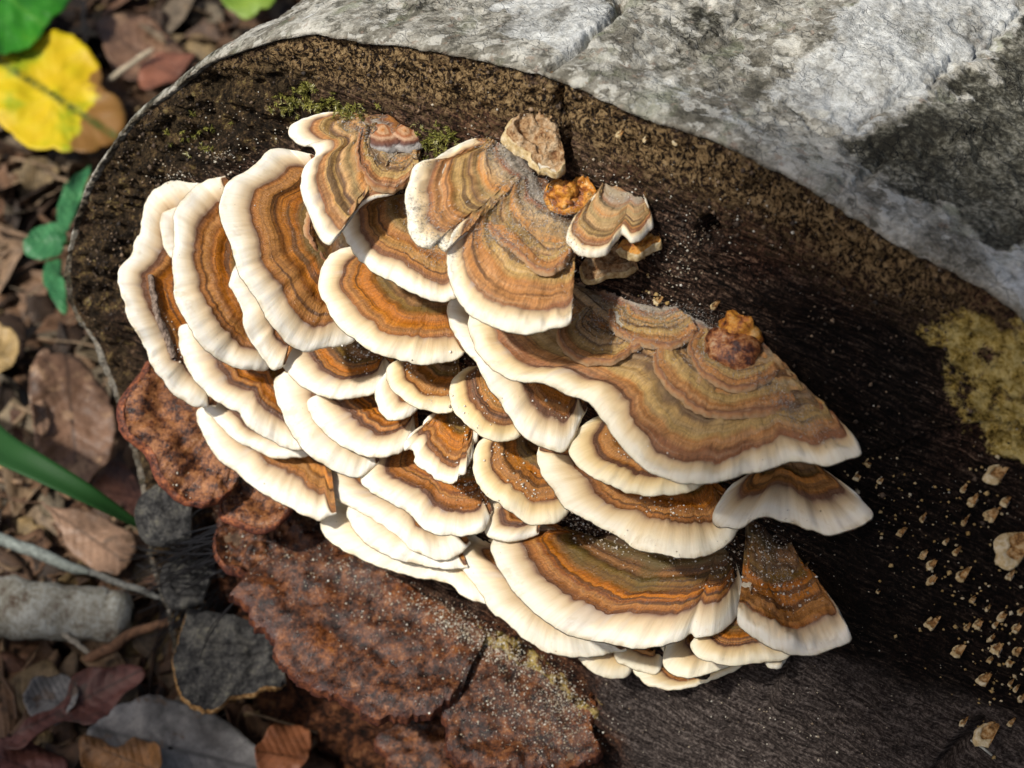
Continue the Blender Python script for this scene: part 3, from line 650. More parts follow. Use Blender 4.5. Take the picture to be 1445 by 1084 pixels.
def make_bracket(name, root, margin, shift=0.0, roll=4.0, look=(0, 0, 0), wm=0.85, lobe=0.10, ragged=1.0, thick=0.07, step=2.6, nq=26, seed=0,
                 lump=0.0, zones=3, sag=0.13, ground=None, fade=(.035, .05), mats=None, twin=None, free=None, on=None):
    m_cap, m_mar = mats or (CAP, MARGIN)
    rng = np.random.RandomState(seed)
    sd = rng.uniform(0, 50)
    R, P = shelf_plane(root, roll, shift) if on is None else on
    mp = spline(margin, step)
    n = len(mp)
    s = np.r_[0, np.cumsum(np.linalg.norm(np.diff(mp, axis=0), axis=1))]
    arc = s * 0.02
    tg = np.gradient(mp, axis=0); tg /= np.linalg.norm(tg, axis=1, keepdims=True) + 1e-9
    nrm = np.stack([-tg[:, 1], tg[:, 0]], -1)
    jit = (fbm(arc * 1.6, sd, seed=1, octs=3) * 1.5 + vnoise(arc * 6.0, sd, seed=2) * 0.8 + vnoise(arc * 15.0, sd, seed=12) * 0.45
           - 2.6 * np.clip(vnoise(arc * 2.2, sd, seed=13) - .55, 0, 1) * 2) * ragged
    mp = mp + nrm * jit[:, None]
    M = on_plane(mp, R, P)
    tw = np.zeros(n)
    if twin:                                                       # a sheet fused from two shelves: it twists from one plane into the other
        R2, P2 = shelf_plane(twin[0], twin[1], shift)
        R, P = shelf_plane([root[0]], roll, shift)
        tw = smooth(twin[2], twin[3], s / s[-1])
        M = on_plane(mp, R, P) * (1 - tw)[:, None] + on_plane(mp, R2, P2) * tw[:, None]
    short = np.clip(0.12 - M @ N, 0, None)                         # nothing grows back into the wood
    M = M - rays(mp) * (short / np.abs(rays(mp) @ N))[:, None]
    rts = np.array(root, float)
    if len(rts) > 1:
        ru = np.linspace(0, 1, len(rts)); uu = s / s[-1]
        rpx = np.stack([np.interp(uu, ru, rts[:, k]) for k in (0, 1)], -1)
    else: rpx = np.repeat(rts, n, 0)
    RP = on_face(rpx) - V * shift
    RP = (RP if twin else RP + V * (((R - RP) @ P) / (V @ P))[:, None]) - N * 0.2
    if twin: P = P + P2; P /= np.linalg.norm(P)
    if free:
        fr_ = np.array(free, float); RP = on_face(np.stack([np.interp(s / s[-1], np.linspace(0, 1, len(fr_)), fr_[:, k]) for k in (0, 1)], -1)) - N * 0.2
    L = np.linalg.norm(M - RP, axis=1)
    w = .9 * wm * (1 + 0.18 * fbm(arc * 0.7, sd, seed=3, octs=2) + 0.055 * vnoise(arc * 5.0, sd, seed=4))
    endf = smooth(fade[0] * .4, fade[0] * 1.3, s / s[-1]) * smooth(fade[1] * .4, fade[1] * 1.3, 1 - s / s[-1])
    w = np.minimum(w * (0.06 + 0.94 * endf), 0.45 * L)
    E = np.array([0, .02, .06, .13, .22, .35, .5, .65, .8, .92, 1.0])
    Q = np.linspace(0, 1, nq)[1:]
    D = np.vstack([E[:, None] * w, w + Q[:, None] * (L - w) * 0.97])                       # distance in from the edge
    q = np.clip((D - w) / (L - w), 0, 1)
    e = np.clip(D / w, 0, 1)
    fr = D / L
    pos = M[None] * (1 - fr[..., None]) + RP[None] * fr[..., None]
    out = 1 - fr
    A = np.broadcast_to(arc, D.shape)
    soft = lobe * out ** 1.4 * (fbm(A * 0.55, sd, seed=5, octs=2) + 0.5 * fbm(A * 1.5, sd, seed=6, octs=2)) \
        - sag * (1 - np.clip(D / (1.3 * wm), 0, 1)) ** 2
    h = soft + thick * np.sqrt(1 - (1 - np.clip(D / 0.13, 0, 1)) ** 2)
    h += 0.018 * np.sin(math.pi * e) * (q <= 0) + 0.035 * vnoise(A * 2.4, sd, D * .6, seed=15) * (1 - smooth(.5, 1, e)) * smooth(0, .12, D) - 0.025 * np.exp(-(q / 0.03) ** 2) * (e > .99)
    ph = rng.uniform(0, 6)
    zone_r = np.sin(2 * math.pi * (q * zones + 0.05 * fbm(A * .4, sd, seed=7, octs=2)) + ph) * 0.05 + fbm(q * 11, sd, A * .15, seed=8, octs=2) * 0.05
    tu = q * zones * 1.6 + 0.35 * fbm(A * .45, q * 1.5, sd, seed=14, octs=3)
    tf = tu - np.floor(tu)
    zone_r = zone_r * .6 + (tf ** 1.5 - .5) * (1 - smooth(.86, 1.0, tf) * 1.0) * (0.05 + 0.07 * look[1]) * (1 - look[2])
    h += zone_r * smooth(0.0, 0.10, q)
    h += 0.022 * vnoise(A * 5.0, D * 0.8, sd, seed=9) * (1 - smooth(0.0, 0.4, q)) * smooth(0, .1, D) * out
    h += 0.022 * fbm(A * 2.2, D * 2.2, sd, seed=10, octs=3) * smooth(0, .15, D) * np.clip(out * 1.6, 0, 1)
    if lump: h += lump * fbm(*(pos.reshape(-1, 3) * 1.1).T, seed=11, octs=5, gain=.6).reshape(h.shape) * smooth(0, .3, D)
    h += 0.10 * q ** 2
    top = pos + P * h[..., None]
    # underside
    fb = np.linspace(0, 1, 9)[1:]
    Db = fb[:, None] * L * 0.97
    frb = Db / L
    pb = M[None] * (1 - frb[..., None]) + RP[None] * frb[..., None]
    Ab = np.broadcast_to(arc, Db.shape)
    hb = lobe * (1 - frb) ** 1.4 * (fbm(Ab * 0.55, sd, seed=5, octs=2) + 0.5 * fbm(Ab * 1.5, sd, seed=6, octs=2)) \
        - sag * (1 - np.clip(Db / (1.3 * wm), 0, 1)) ** 2 - (0.03 + 0.22 * (1 - np.exp(-Db / 1.0)))
    bot = np.vstack([top[:1], pb + P * hb[..., None]])
    nt, nb = len(top), len(bot)
    allv = np.vstack([top.reshape(-1, 3), bot[1:].reshape(-1, 3)])
    ft = grid_faces(nt, n)
    fbm_ = grid_faces(nb, n, flip=True)
    remap = np.r_[np.arange(n), nt * n + np.arange((nb - 1) * n)]
    fb_all = remap[fbm_]
    # orient so that the caps' normals point up
    vn = vert_normals(allv, np.vstack([ft, fb_all]))
    if (vn[n * (nt // 2):n * (nt // 2 + 1)] @ P).mean() < 0:
        ft, fb_all, fbm_, vn = ft[:, ::-1].copy(), fb_all[:, ::-1].copy(), fbm_[:, ::-1].copy(), -vn
    base = RP.mean(0) if ground is None else ground
    root_o = empty(name, base)
    lk = np.tile(np.array(look, float), (nt * n, 1))
    fan = np.stack([A, D, np.full(D.shape, sd)], -1).reshape(-1, 3)
    ne = len(E)
    f_m = grid_faces(ne, n); f_c = grid_faces(nt - ne + 1, n)
    if not np.array_equal(f_m[0], ft[0]): f_m, f_c = f_m[:, ::-1].copy(), f_c[:, ::-1].copy()
    a, b = slice(0, ne * n), slice((ne - 1) * n, nt * n)
    tv_ = top.reshape(-1, 3)
    mesh_obj('margin', tv_[a], f_m, m_mar, base, root_o, {'fan': fan[a], 'look': lk[a], 'zone': e.ravel()[a]}, vn[:nt * n][a])
    mesh_obj('cap', tv_[b], f_c, m_cap, base, root_o, {'fan': fan[b], 'look': lk[b], 'zone': q.ravel()[b]}, vn[:nt * n][b])
    mesh_obj('pore_surface', bot.reshape(-1, 3), fbm_, PORE, base, root_o, {'red': np.full(nb * n, float(look[2]))}, vn[remap])
    k = sum(len(x) for x in HIT_V)
    HIT_M.append(np.tile(np.arange(len(ft)) < (ne - 1) * (n - 1), 2)); HIT_V.append(tv_); HIT_F.append(np.vstack([ft[:, [0, 1, 2]], ft[:, [0, 2, 3]]]) + k)
    return root_o

CL = 'shelves of the pale edged bracket cluster'
RD = 'old rust brown brackets under the pale cluster'
BI = {  # key: (label, look(yellow, grey, red), extra)
'B7': ('small curled tan bracket with thin white edge standing alone on bare wood above the cluster', (.3, 1, 0), dict(wm=.28, thick=.09, zones=2)),
'B8': ('small ochre scrap of bracket tucked under the curled tan one', (.9, .5, 0), dict(wm=.12, mats=(KNOB, YMAT), lump=.1)),
'B5': ('small frayed buff bracket beside the dark crack, topmost and free of the cluster', (.8, 1, 0), dict(wm=.16, ragged=2.8, lump=.3, mats=(PALEC, YMAT))),
'B6': ('knobbly bright orange stub of bracket between grey fuzz and curled tan bracket', (1, .35, 0), dict(wm=.12, lump=.22, mats=(KNOB, KNOB))),
'B4': ('broad two lobed grey, tan and olive bracket with fuzzy crown, above the dark gap', (.28, .95, 0), dict(wm=.75, zones=5, lump=.12, fade=(.05, .10), roll=20, twin=([(790, 280)], -4, .42, .60))),
'B1': ('uppermost bracket with white knob at its tip and two ringed eyes by the moss', (0, .95, 0), dict(wm=.62, zones=4, lump=.08, fade=(.08, .34))),
'B2': ('olive brown bracket with long straight white edge below the twin ringed one', (.1, .6, 0), dict(wm=.62)),
'B9': ('grey brown scrap of bracket in the gap below the curled tan one', (.6, .9, 0), dict(wm=.10, lump=.14, mats=(PALEC, YMAT))),
'BR': ('largest grey and tan zoned bracket crowned by a wet orange knob', (.42, 1, 0), dict(wm=.80, zones=6, lump=.09, fade=(.02, .05))),
'B12': ('dark olive bracket with long white edge directly under the largest bracket', (.15, .15, 0), dict(wm=.85)),
'B13': ('brown bracket with buttery yellow edge half hidden beneath the largest bracket', (.7, .2, 0), dict(wm=.72)),
'B15': ('white lipped bracket pointing out into the dark, below the largest bracket tip', (.12, .3, 0), dict(wm=1.05, lobe=.22)),
'B14': ('long chestnut bracket with wide cream edge over the big orange zoned one', (.35, .1, 0), dict(wm=.98)),
'D1': ('dark striped bracket with curved black line near its end, mid cluster', (.3, .2, 0), dict(wm=.78, zones=4)),
'C5': ('tall amber bracket with thick white upper rim, third from the outer side', (.05, .12, 0), dict(wm=.92)),
'C4': ('narrow white sliver of bracket squeezed under the tall amber one', (0, .1, 0), dict(wm=.85)),
'C3': ('tall amber striped bracket with white rim, second from the outer side', (0, .1, 0), dict(wm=.80, zones=4)),
'C2': ('little white tongue of bracket wedged between the two outermost rims', (0, .1, 0), dict(wm=.8)),
'D5': ('small pinkish bracket with pale yellow rim curling below the long white edge', (.75, .5, 0), dict(wm=.55)),
'D4': ('small rounded bracket with cream rim and brown rings in mid cluster', (.6, .25, 0), dict(wm=.55)),
'D3': ('tiny whitish bracket flap hanging under the small rounded cream rimmed one', (.1, .3, 0), dict(wm=.7)),
'D2': ('wet brown bracket with sandy grains and broad white edge, below tall amber one', (.02, .1, 0), dict(wm=.85)),
'D16': ('olive brown bracket with buff yellow rim above the big orange zoned one', (.65, .15, 0), dict(wm=.68)),
'D12': ('sandy topped bracket with torn ragged pinkish white edge', (.08, .1, 0), dict(wm=.62, ragged=3.0)),
'D11': ('brown bracket with wide white edge just above the torn ragged one', (.05, .05, 0), dict(wm=.9)),
'D10': ('white edged bracket showing almost only its broad rim in mid cluster', (0, .05, 0), dict(wm=1.1)),
'D6': ('rust brown bracket with long white rim below the two tall amber ones', (0, .05, 0), dict(wm=.85)),
'C1': ('outermost bracket with a wood splinter lying on it and thick white rim', (0, .1, 0), dict(wm=.85)),
'D7': ('slim white rim of bracket sandwiched below the rust brown one', (0, .1, 0), dict(wm=.7)),
'D8': ('lowest white bracket on the outer side, resting over the rust red one', (0, .3, 0), dict(wm=.95)),
'D13': ('chestnut bracket with wide white edge under the torn ragged one', (.05, .02, 0), dict(wm=.9)),
'B20': ('small pinkish bracket flap wedged beside the big orange zoned one', (.1, .1, 0), dict(wm=.6)),
'D14': ('long pale bracket of folded white rim below the chestnut one', (0, .1, 0), dict(wm=1.2)),
'D15': ('thin white bracket under the long folded one, near the bottom edge', (0, .1, 0), dict(wm=1.2)),
'B17': ('big bright orange and olive zoned bracket with broad white edge, low in the cluster', (.12, 0, 0), dict(wm=1.05, zones=4, fade=(.03, .06), free=[(835, 768), (870, 765), (920, 772), (960, 780), (1008, 772), (1020, 772), (1026, 776)])),
'B19': ('broad white bracket peeping out below the big orange zoned one', (.15, .1, 0), dict(wm=1.4)),
'B16': ('wet dark brown bracket with bluish white lip, lowest beside bare dark wood', (.12, .15, 0), dict(wm=.85, lump=.22, fade=(.16, .18))),
'B22': ('smooth cream underlip of bracket along the bottom of the cluster', (.25, .2, 0), dict(wm=1.6)),
'B27': ('small bracket with orange patch and cream edge beneath the wet dark brown one', (.55, .05, 0), dict(wm=.6)),
'B24': ('small split cream bracket hanging below the big orange bracket end', (.5, .2, 0), dict(wm=.9)),
'B26': ('pale cream bracket layered over the very lowest one', (.45, .2, 0), dict(wm=.9)),
'B23': ('small cream bracket below the broad white one, left of the split one', (.5, .2, 0), dict(wm=.9)),
'B25': ('lowest cream bracket of all, overhanging bare grey wood', (.5, .2, 0), dict(wm=1.2)),
'B28': ('tiny greyish bracket tip beside the crack in the wood', (.3, .6, 0), dict(wm=.3)),
'E1': ('large rust red old bracket jutting out under the outermost white rims', (1, 0, 1), dict(wm=.25, lump=.16, thick=.12)),
'E2': ('smaller rounded rust red bracket next to the large rust red one', (.9, 0, 1), dict(wm=.2, lump=.14, thick=.12)),
'E3': ('dark knobbly red brown bracket in shade below the rounded rust red one', (.25, 0, 1), dict(wm=.2, lump=.4, thick=.16)),
'E4': ('wide dark red crust bracket sprinkled with pale grit, low on the log', (.08, 0, 1), dict(wm=.12, lump=.13, thick=.07, ragged=5, lobe=.12, sag=.35)),
'E5': ('second wide red brown crust bracket, thickly dusted with white grit', (.08, 0, 1), dict(wm=.12, lump=.13, thick=.07, ragged=5, lobe=.12, sag=.35)),
'E6': ('lowest dark red crust bracket cut off by the bottom of the picture', (.15, 0, 1), dict(wm=.12, lump=.13, thick=.07, ragged=5, lobe=.12, sag=.35)),
}
BOBJ, PLANE = {}, {}
for i, (k, (rt, mg, sh)) in enumerate(BK.items()):
    lab, look, kw = BI[k]
    kw = dict({'roll': ROLL.get(k, 4)}, **kw)
    o = make_bracket('bracket_fungus', rt, mg, sh, look=look, seed=100 + i, **kw)
    PLANE[k] = shelf_plane(rt, kw['roll'], sh)
    BOBJ[k] = tag(o, lab, 'fungus', RD if look[2] else CL)

# smaller tiers that ride on the old caps
def tier_material():
    m = Mat('brown_tier_edge')
    e = m.attr('zone'); n = m.noise(m.pos, 5, 4, .65)
    c = m.ramp(m.math('ADD', m.math('MULTIPLY', e, .5), m.math('MULTIPLY', n, .5)), [(.25, (.40, .27, .15)), (.45, (.36, .17, .065)), (.6, (.20, .085, .04)), (.8, (.40, .26, .14))])
    return m.done(c, .6, m.bump(n, .6, .1), .3)
TIER = tier_material()
TIERS = [('BR', .26, [(1034, 470), (1062, 488)], [(985, 462), (972, 482), (975, 508), (992, 532), (1022, 548), (1056, 548), (1086, 534), (1098, 516)], 'grey ringed tier hugging the orange knob on the largest bracket'),
         ('BR', .20, [(1000, 455), (1075, 500)], [(945, 462), (922, 488), (925, 522), (950, 556), (990, 580), (1040, 588), (1090, 580), (1125, 566)], 'tan second tier wrapped around the grey ringed one'),
         ('BR', .24, [(880, 425), (905, 428)], [(812, 440), (790, 462), (786, 486), (804, 502), (836, 512), (868, 508), (900, 492), (915, 470)], 'short tan tier over the inner wing of the largest bracket'),
         ('BR', .30, [(905, 425), (950, 432)], [(858, 436), (862, 462), (888, 482), (925, 492), (962, 486), (985, 462)], 'olive grey tier between short tan tier and orange knob'),
         ('B4', .34, [(760, 255), (815, 300)], [(668, 285), (676, 310), (700, 335), (728, 360), (762, 384), (790, 378), (806, 350)], 'grey fuzzy tier across the broad two lobed bracket'),
         ('B1', .22, [(552, 176), (584, 198)], [(512, 182), (498, 206), (506, 238), (530, 262), (562, 264), (590, 240)], 'buff tier below the two ringed eyes of the uppermost bracket'),
         ('C5', .16, [(485, 310), (500, 330)], [(440, 292), (432, 320), (440, 352), (462, 376), (492, 384), (515, 372)], 'small dark edged tier deep on the tall amber bracket')]
for i, (k, lift, rt, mg, lab) in enumerate(TIERS):
    R, P = PLANE[k] if k != 'B4' else shelf_plane([(790, 280)], -4, 0)
    o = make_bracket('bracket_tier', rt, mg, 0, look=(.3, .3 if k == 'C5' else 1, 0), wm=.20, lobe=.06, ragged=2.0, thick=.07, lump=.10, seed=400 + i, zones=2, sag=.16, nq=18, on=(R + P * lift, P), mats=(CAP, TIER),
                     free=list(to_px(on_face(rt) + N * .25)))
    tag(o, lab, 'fungus', CL)

# extra bits of the named brackets: knobs by their roots
def blob(name, c, axes, rad, mat, base, parent, seed, lump=0.3, attrs=None):
    n, k = 18, 28
    th = np.linspace(0.02, math.pi - 0.02, n); ph = np.linspace(0, 2 * math.pi, k, endpoint=False)
    d = np.stack([np.sin(th)[:, None] * np.cos(ph), np.sin(th)[:, None] * np.sin(ph), np.cos(th)[:, None] * np.ones(k)], -1)
    r = 1 + lump * fbm(*(d.reshape(-1, 3) * 1.7 + seed * 3.1).T, seed=seed, octs=4).reshape(n, k)
    v = c + ((d * r[..., None] * rad) @ np.array(axes)).reshape(-1, 3)
    at = {'fan': np.stack([ph[None] * np.ones((n, 1)) * .5, th[:, None] * np.ones(k) * .4, np.full((n, k), seed * 1.7)], -1).reshape(-1, 3)}
    return mesh_obj(name, v, grid_faces(n, k, True), mat, base, parent, at)
def bvh():
    return BVHTree.FromPolygons(np.vstack(HIT_V).tolist(), np.vstack([f[:, :3] for f in HIT_F]).tolist())
TREE = bvh()
ON_MARGIN = np.concatenate(HIT_M)
RND = np.random.RandomState(77)
FACE_TREE = BVHTree.FromPolygons(face_v.tolist(), face_f.tolist())
def drop(px, bare=False, clean=0):
    d = rays([px])[0]; d /= np.linalg.norm(d)
    h = TREE.ray_cast(Vector(CAM), Vector(d))
    if h[0] is None: return None, None
    if clean and ON_MARGIN[h[2]] and RND.rand() < clean: return None, None
    if bare:
        g = FACE_TREE.ray_cast(Vector(CAM), Vector(d))
        if g[0] is None or (g[0] - h[0]).length > .05: return None, None
    n = np.array(h[1])
    return np.array(h[0]), (n if n @ d < 0 else -n)

def dome_material():
    m = Mat('glossy_red_brown_dome')
    n1 = m.noise(m.pos, 2.6, 5, 0.65); f = m.noise(m.pos, 12, 4, 0.7)
    c = m.ramp(m.math('ADD', m.math('MULTIPLY', n1, 0.6), m.math('MULTIPLY', f, 0.4)), [(0.42, (0.05, 0.016, 0.010)), (0.48, (0.20, 0.06, 0.020)), (0.54, (0.40, 0.16, 0.05)), (0.62, (0.50, 0.34, 0.20))])
    return m.done(c, 0.3, m.bump(m.math('ADD', n1, m.math('MULTIPLY', f, 0.5)), 0.7, 0.10), 0.5)
def eye_material():
    m = Mat('ringed_eye')
    th = m.sep(m.attr('fan', 'Vector'))[1]
    c = m.ramp(m.math('ADD', m.math('MULTIPLY', th, 1.5), m.math('MULTIPLY', m.math('SUBTRACT', m.noise(m.pos, 4, 4), .5), .25)),
               [(0, (.42, .16, .04)), (.12, (.5, .3, .16)), (.22, (.3, .1, .03)), (.34, (.48, .30, .18)), (.46, (.16, .06, .03)), (.58, (.10, .05, .04)), (.70, (.32, .30, .28)), (.9, (.28, .26, .24))])
    return m.done(c, .6, m.bump(m.noise(m.pos, 10, 4), .6, .08), .3)
DOME, EYE = dome_material(), eye_material()
def knob(owner, px, r, squash, seed, lift=0.15, lump=.3, KNOB=KNOB):
    c, n = drop(px)
    c = c + n * r * lift
    blob('knob', c, (T, OUT, UP), np.array([r, r * .8, r * squash]), KNOB, np.array(owner.location) / CM, owner, seed, lump)
knob(BOBJ['BR'], (1034, 496), .78, .72, 1, .0, .14, DOME); knob(BOBJ['BR'], (1048, 462), .52, .95, 2, .25, .30); knob(BOBJ['BR'], (1032, 474), .40, .7, 6, .75, .30)
knob(BOBJ['B1'], (545, 190), .70, .42, 3, -.28, .20, EYE); knob(BOBJ['B1'], (577, 195), .58, .42, 4, -.25, .22, EYE)
knob(BOBJ['B6'], (798, 276), .42, .8, 5, 0, .4)


# ------------------------------------------------------------------ tiny young brackets on the dark wood
def ochre_material():
    m = Mat('young_bracket_ochre')
    n = m.noise(m.pos, 7, 4, .65)
    c = m.ramp(n, [(.38, (.14, .065, .02)), (.5, (.36, .19, .06)), (.62, (.52, .36, .18))])
    return m.done(c, .7, m.bump(n, .6, .08), .25)
YCAP = ochre_material()
YOUNG = [(1409,670,36),(1420,708,20),(1401,727,28),(1374,708,20),(1361,690,11),(1361,737,12),(1227,653,17),(1211,671,20),(1243,679,11),(1272,753,20),
 (1302,732,11),(1350,779,12),(1304,785,14),(1316,797,19),(1359,812,27),(1317,820,21),(1240,834,10),(1136,800,9),(1436,775,62),(1373,847,13),(1426,814,19),
 (1414,792,19),(1317,881,27),(1354,919,24),(1381,882,19),(1365,886,12),(1405,882,13),(1416,870,19),(1436,887,19),(1441,864,14),(1408,916,25),(1400,901,11),
 (1399,931,15),(1427,935,17),(1436,920,18),(1390,960,25),(1442,986,13),(1434,973,10),(1426,965,10),(1360,1021,13),(1393,1036,40),(1427,1021,13),(1394,859,11),
 (955,200,14),(875,190,12),(912,196,12),(930,425,18),(1010,432,16),(1335,765,11)]
rng = np.random.RandomState(5)
YOBJ = []
for i, (x, y, s) in enumerate(YOUNG):
    s0 = s; s = s * (.72 if s < 34 else .95)
    a0 = math.radians(rng.uniform(140, 175)); a1 = a0 + math.radians(rng.uniform(-215, -180)) * 1
    ang = np.linspace(a0 + math.radians(100), a1 + math.radians(100), 9)
    r = s * 0.5 * (1 + rng.uniform(-.22, .22, 9))
    mg = [(x - 0.1 * s + math.cos(t) * q * 1.05 - 0.0, y + 0.05 * s + math.sin(t) * q * 0.8) for t, q in zip(np.linspace(math.radians(-95), math.radians(-285), 9) , r)]
    big = s >= 24
    o = make_bracket('young_bracket', [(x + .42 * s, y - .26 * s)], mg, 0, rng.uniform(-6, 10), (rng.uniform(.5, 1), rng.uniform(.6, 1), 0), wm=.0065 * s, lobe=.03,
                     ragged=.6, thick=.035 if s < 24 else .05, step=1.1 if not big else 1.8, nq=8, seed=900 + i, sag=.05, zones=1, lump=.015, mats=(YCAP, YMAT))
    YOBJ.append((x, y, s0, o))
SPECIAL = {36: 'biggest buff young bracket, just below the yellow lichen', 62: 'pale frilled young bracket cut off at the picture edge', 40: 'fan shaped ridged young bracket above the dark notch low on the wood'}
AREAS = [('beside the curled tan bracket and the crack', lambda x, y: x < 1100), ('near the tip of the white lipped bracket', lambda x, y: x < 1290 and y < 860), ('below the yellow lichen', lambda x, y: y < 760),
         ('in the band beside the pale frilled one', lambda x, y: y < 856), ('in the crowded patch at the picture edge', lambda x, y: y < 945 and x > 1390), ('at the inner side of the crowded patch', lambda x, y: y < 945), ('around the dark notch low on the wood', lambda x, y: True)]
ORD = ['largest', 'second largest', 'third largest', 'fourth largest', 'fifth largest', 'sixth largest', 'seventh largest', 'eighth largest', 'ninth largest', 'tenth largest', 'eleventh largest', 'twelfth largest']
rank = {}
for x, y, s_, o in sorted(YOBJ, key=lambda q: -q[2]):
    lab = SPECIAL.get(s_)
    if lab is None:
        ar = next(a for a, f in AREAS if f(x, y)); rank[ar] = rank.get(ar, 0) + 1
        lab = ORD[min(rank[ar] - 1, 11)] + ' small buff young bracket ' + ar
    tag(o, lab, 'fungus', 'young brackets sprouting on the dark wood')

# ------------------------------------------------------------------ grains, grit and moss: too many to count
OCT_V = np.array([(1, 0, 0), (-1, 0, 0), (0, 1, 0), (0, -1, 0), (0, 0, 1), (0, 0, -1)], float)
OCT_F = np.array([(0, 2, 4), (2, 1, 4), (1, 3, 4), (3, 0, 4), (2, 0, 5), (1, 2, 5), (3, 1, 5), (0, 3, 5)])
def grains(name, label, spots, rmin, rmax, mat, seed, cat, bare=False):
    rng = np.random.RandomState(seed)
    V_, F_, C_ = [], [], []
    for (x, y, sx, sy, ang, cnt) in spots:
        ca, sa = math.cos(math.radians(ang)), math.sin(math.radians(ang))
        for _ in range(cnt):
            u, w = rng.normal(0, .5, 2) * (sx, sy)
            P, n = drop((x + u * ca - w * sa, y + u * sa + w * ca), bare, .9)
            if P is None: continue
            r = rng.uniform(rmin, rmax) * (1 if rng.rand() < .85 else 1.8)
            q = OCT_V * rng.uniform(.6, 1.3, (6, 3)) * r
            a = rng.uniform(0, 6.28); R = np.array([(math.cos(a), math.sin(a), 0), (-math.sin(a), math.cos(a), 0), (0, 0, 1)])
            V_.append(q @ R + P + n * r * .4); F_.append(OCT_F + 6 * (len(V_) - 1)); C_.append(np.full(6, rng.rand()))
    o = mesh_obj(name, np.vstack(V_), np.vstack(F_), mat, V_[0][0], None, {'tone': np.concatenate(C_)})
    return tag(o, label, cat, None, 'stuff')
def grain_material(name, stops, rough):
    m = Mat(name)
    return m.done(m.ramp(m.attr('tone'), stops), rough, None, 0.5)
SAND = grain_material('sand_grain', [(0, (0.30, 0.22, 0.13)), (.4, (0.60, 0.52, 0.40)), (1, (0.88, 0.86, 0.80))], 0.12)
GRIT = grain_material('pale_grit', [(0, (0.22, 0.15, 0.09)), (.5, (0.42, 0.36, 0.26)), (1, (0.66, 0.64, 0.56))], 0.7)
BUFF = grain_material('buff_button', [(0, (0.32, 0.20, 0.06)), (.6, (0.46, 0.32, 0.13)), (1, (0.60, 0.52, 0.36))], 0.7)
DARKC = grain_material('wood_crumb', [(0, (0.02, 0.014, 0.01)), (.7, (0.07, 0.045, 0.028)), (1, (0.26, 0.18, 0.11))], 0.8)
grains('sand_grains', 'wet glinting sand grains caught between the brackets',
       [(508, 494, 46, 22, 25, 130), (650, 585, 70, 20, 30, 170), (575, 520, 20, 12, 0, 25), (670, 690, 50, 24, 35, 120), (690, 640, 30, 30, 0, 30), (830, 745, 70, 20, 35, 150),
        (905, 770, 120, 24, 22, 160), (790, 590, 50, 22, 20, 45), (740, 690, 50, 30, 45, 40), (1075, 770, 60, 44, 40, 170), (1110, 830, 50, 40, 45, 70), (1030, 800, 30, 30, 0, 60),
        (960, 720, 90, 20, 10, 60), (890, 630, 60, 24, 25, 25), (430, 690, 40, 16, 30, 20), (690, 560, 30, 20, 0, 30), (655, 520, 26, 14, 30, 40), (235, 470, 16, 40, -20, 40)],
       .013, .034, SAND, 11, 'sand')
grains('pale_grit', 'pale grit and lichen crumbs strewn over the red crust and wood',
       [(560, 880, 260, 60, 25, 420), (740, 1000, 130, 80, 20, 620), (640, 880, 90, 26, 28, 650), (705, 918, 80, 22, 30, 650), (800, 985, 60, 26, 50, 450), (770, 1010, 80, 50, 40, 400), (480, 800, 90, 30, 25, 160),
        (960, 375, 36, 70, 15, 120), (870, 260, 60, 30, 20, 60), (1030, 300, 160, 90, 20, 60), (1300, 720, 220, 260, 40, 160), (1100, 1010, 160, 90, 10, 120), (900, 250, 400, 90, 25, 130),
        (330, 200, 130, 60, -20, 150), (250, 250, 40, 14, 0, 80), (310, 218, 30, 10, 0, 60), (270, 700, 120, 60, 0, 60), (390, 780, 80, 40, 0, 60)],
       .010, .030, GRIT, 12, 'grit')
grains('buff_buttons', 'minute buff fungus buttons dotting the dark wood',
       [(1250, 690, 90, 60, 30, 30), (1300, 760, 100, 70, 30, 40), (1350, 830, 110, 90, 30, 50), (1410, 900, 70, 90, 0, 60), (1420, 980, 50, 80, 0, 24), (1380, 700, 60, 50, 0, 22), (930, 420, 24, 16, 0, 12), (905, 380, 30, 30, 0, 12)],
       .020, .055, BUFF, 13, 'fungus', True)
grains('wood_crumbs', 'dark crumbs of rotten wood on the sawn end',
       [(980, 330, 70, 60, 0, 150), (700, 110, 560, 60, 8, 420), (1150, 260, 300, 60, 26, 260), (220, 200, 120, 150, 0, 380), (150, 380, 60, 160, 0, 260), (1200, 500, 260, 200, 30, 260),
        (300, 800, 120, 120, 0, 300), (430, 770, 120, 60, 0, 120)],
       .015, .055, DARKC, 14, 'crumbs', True)

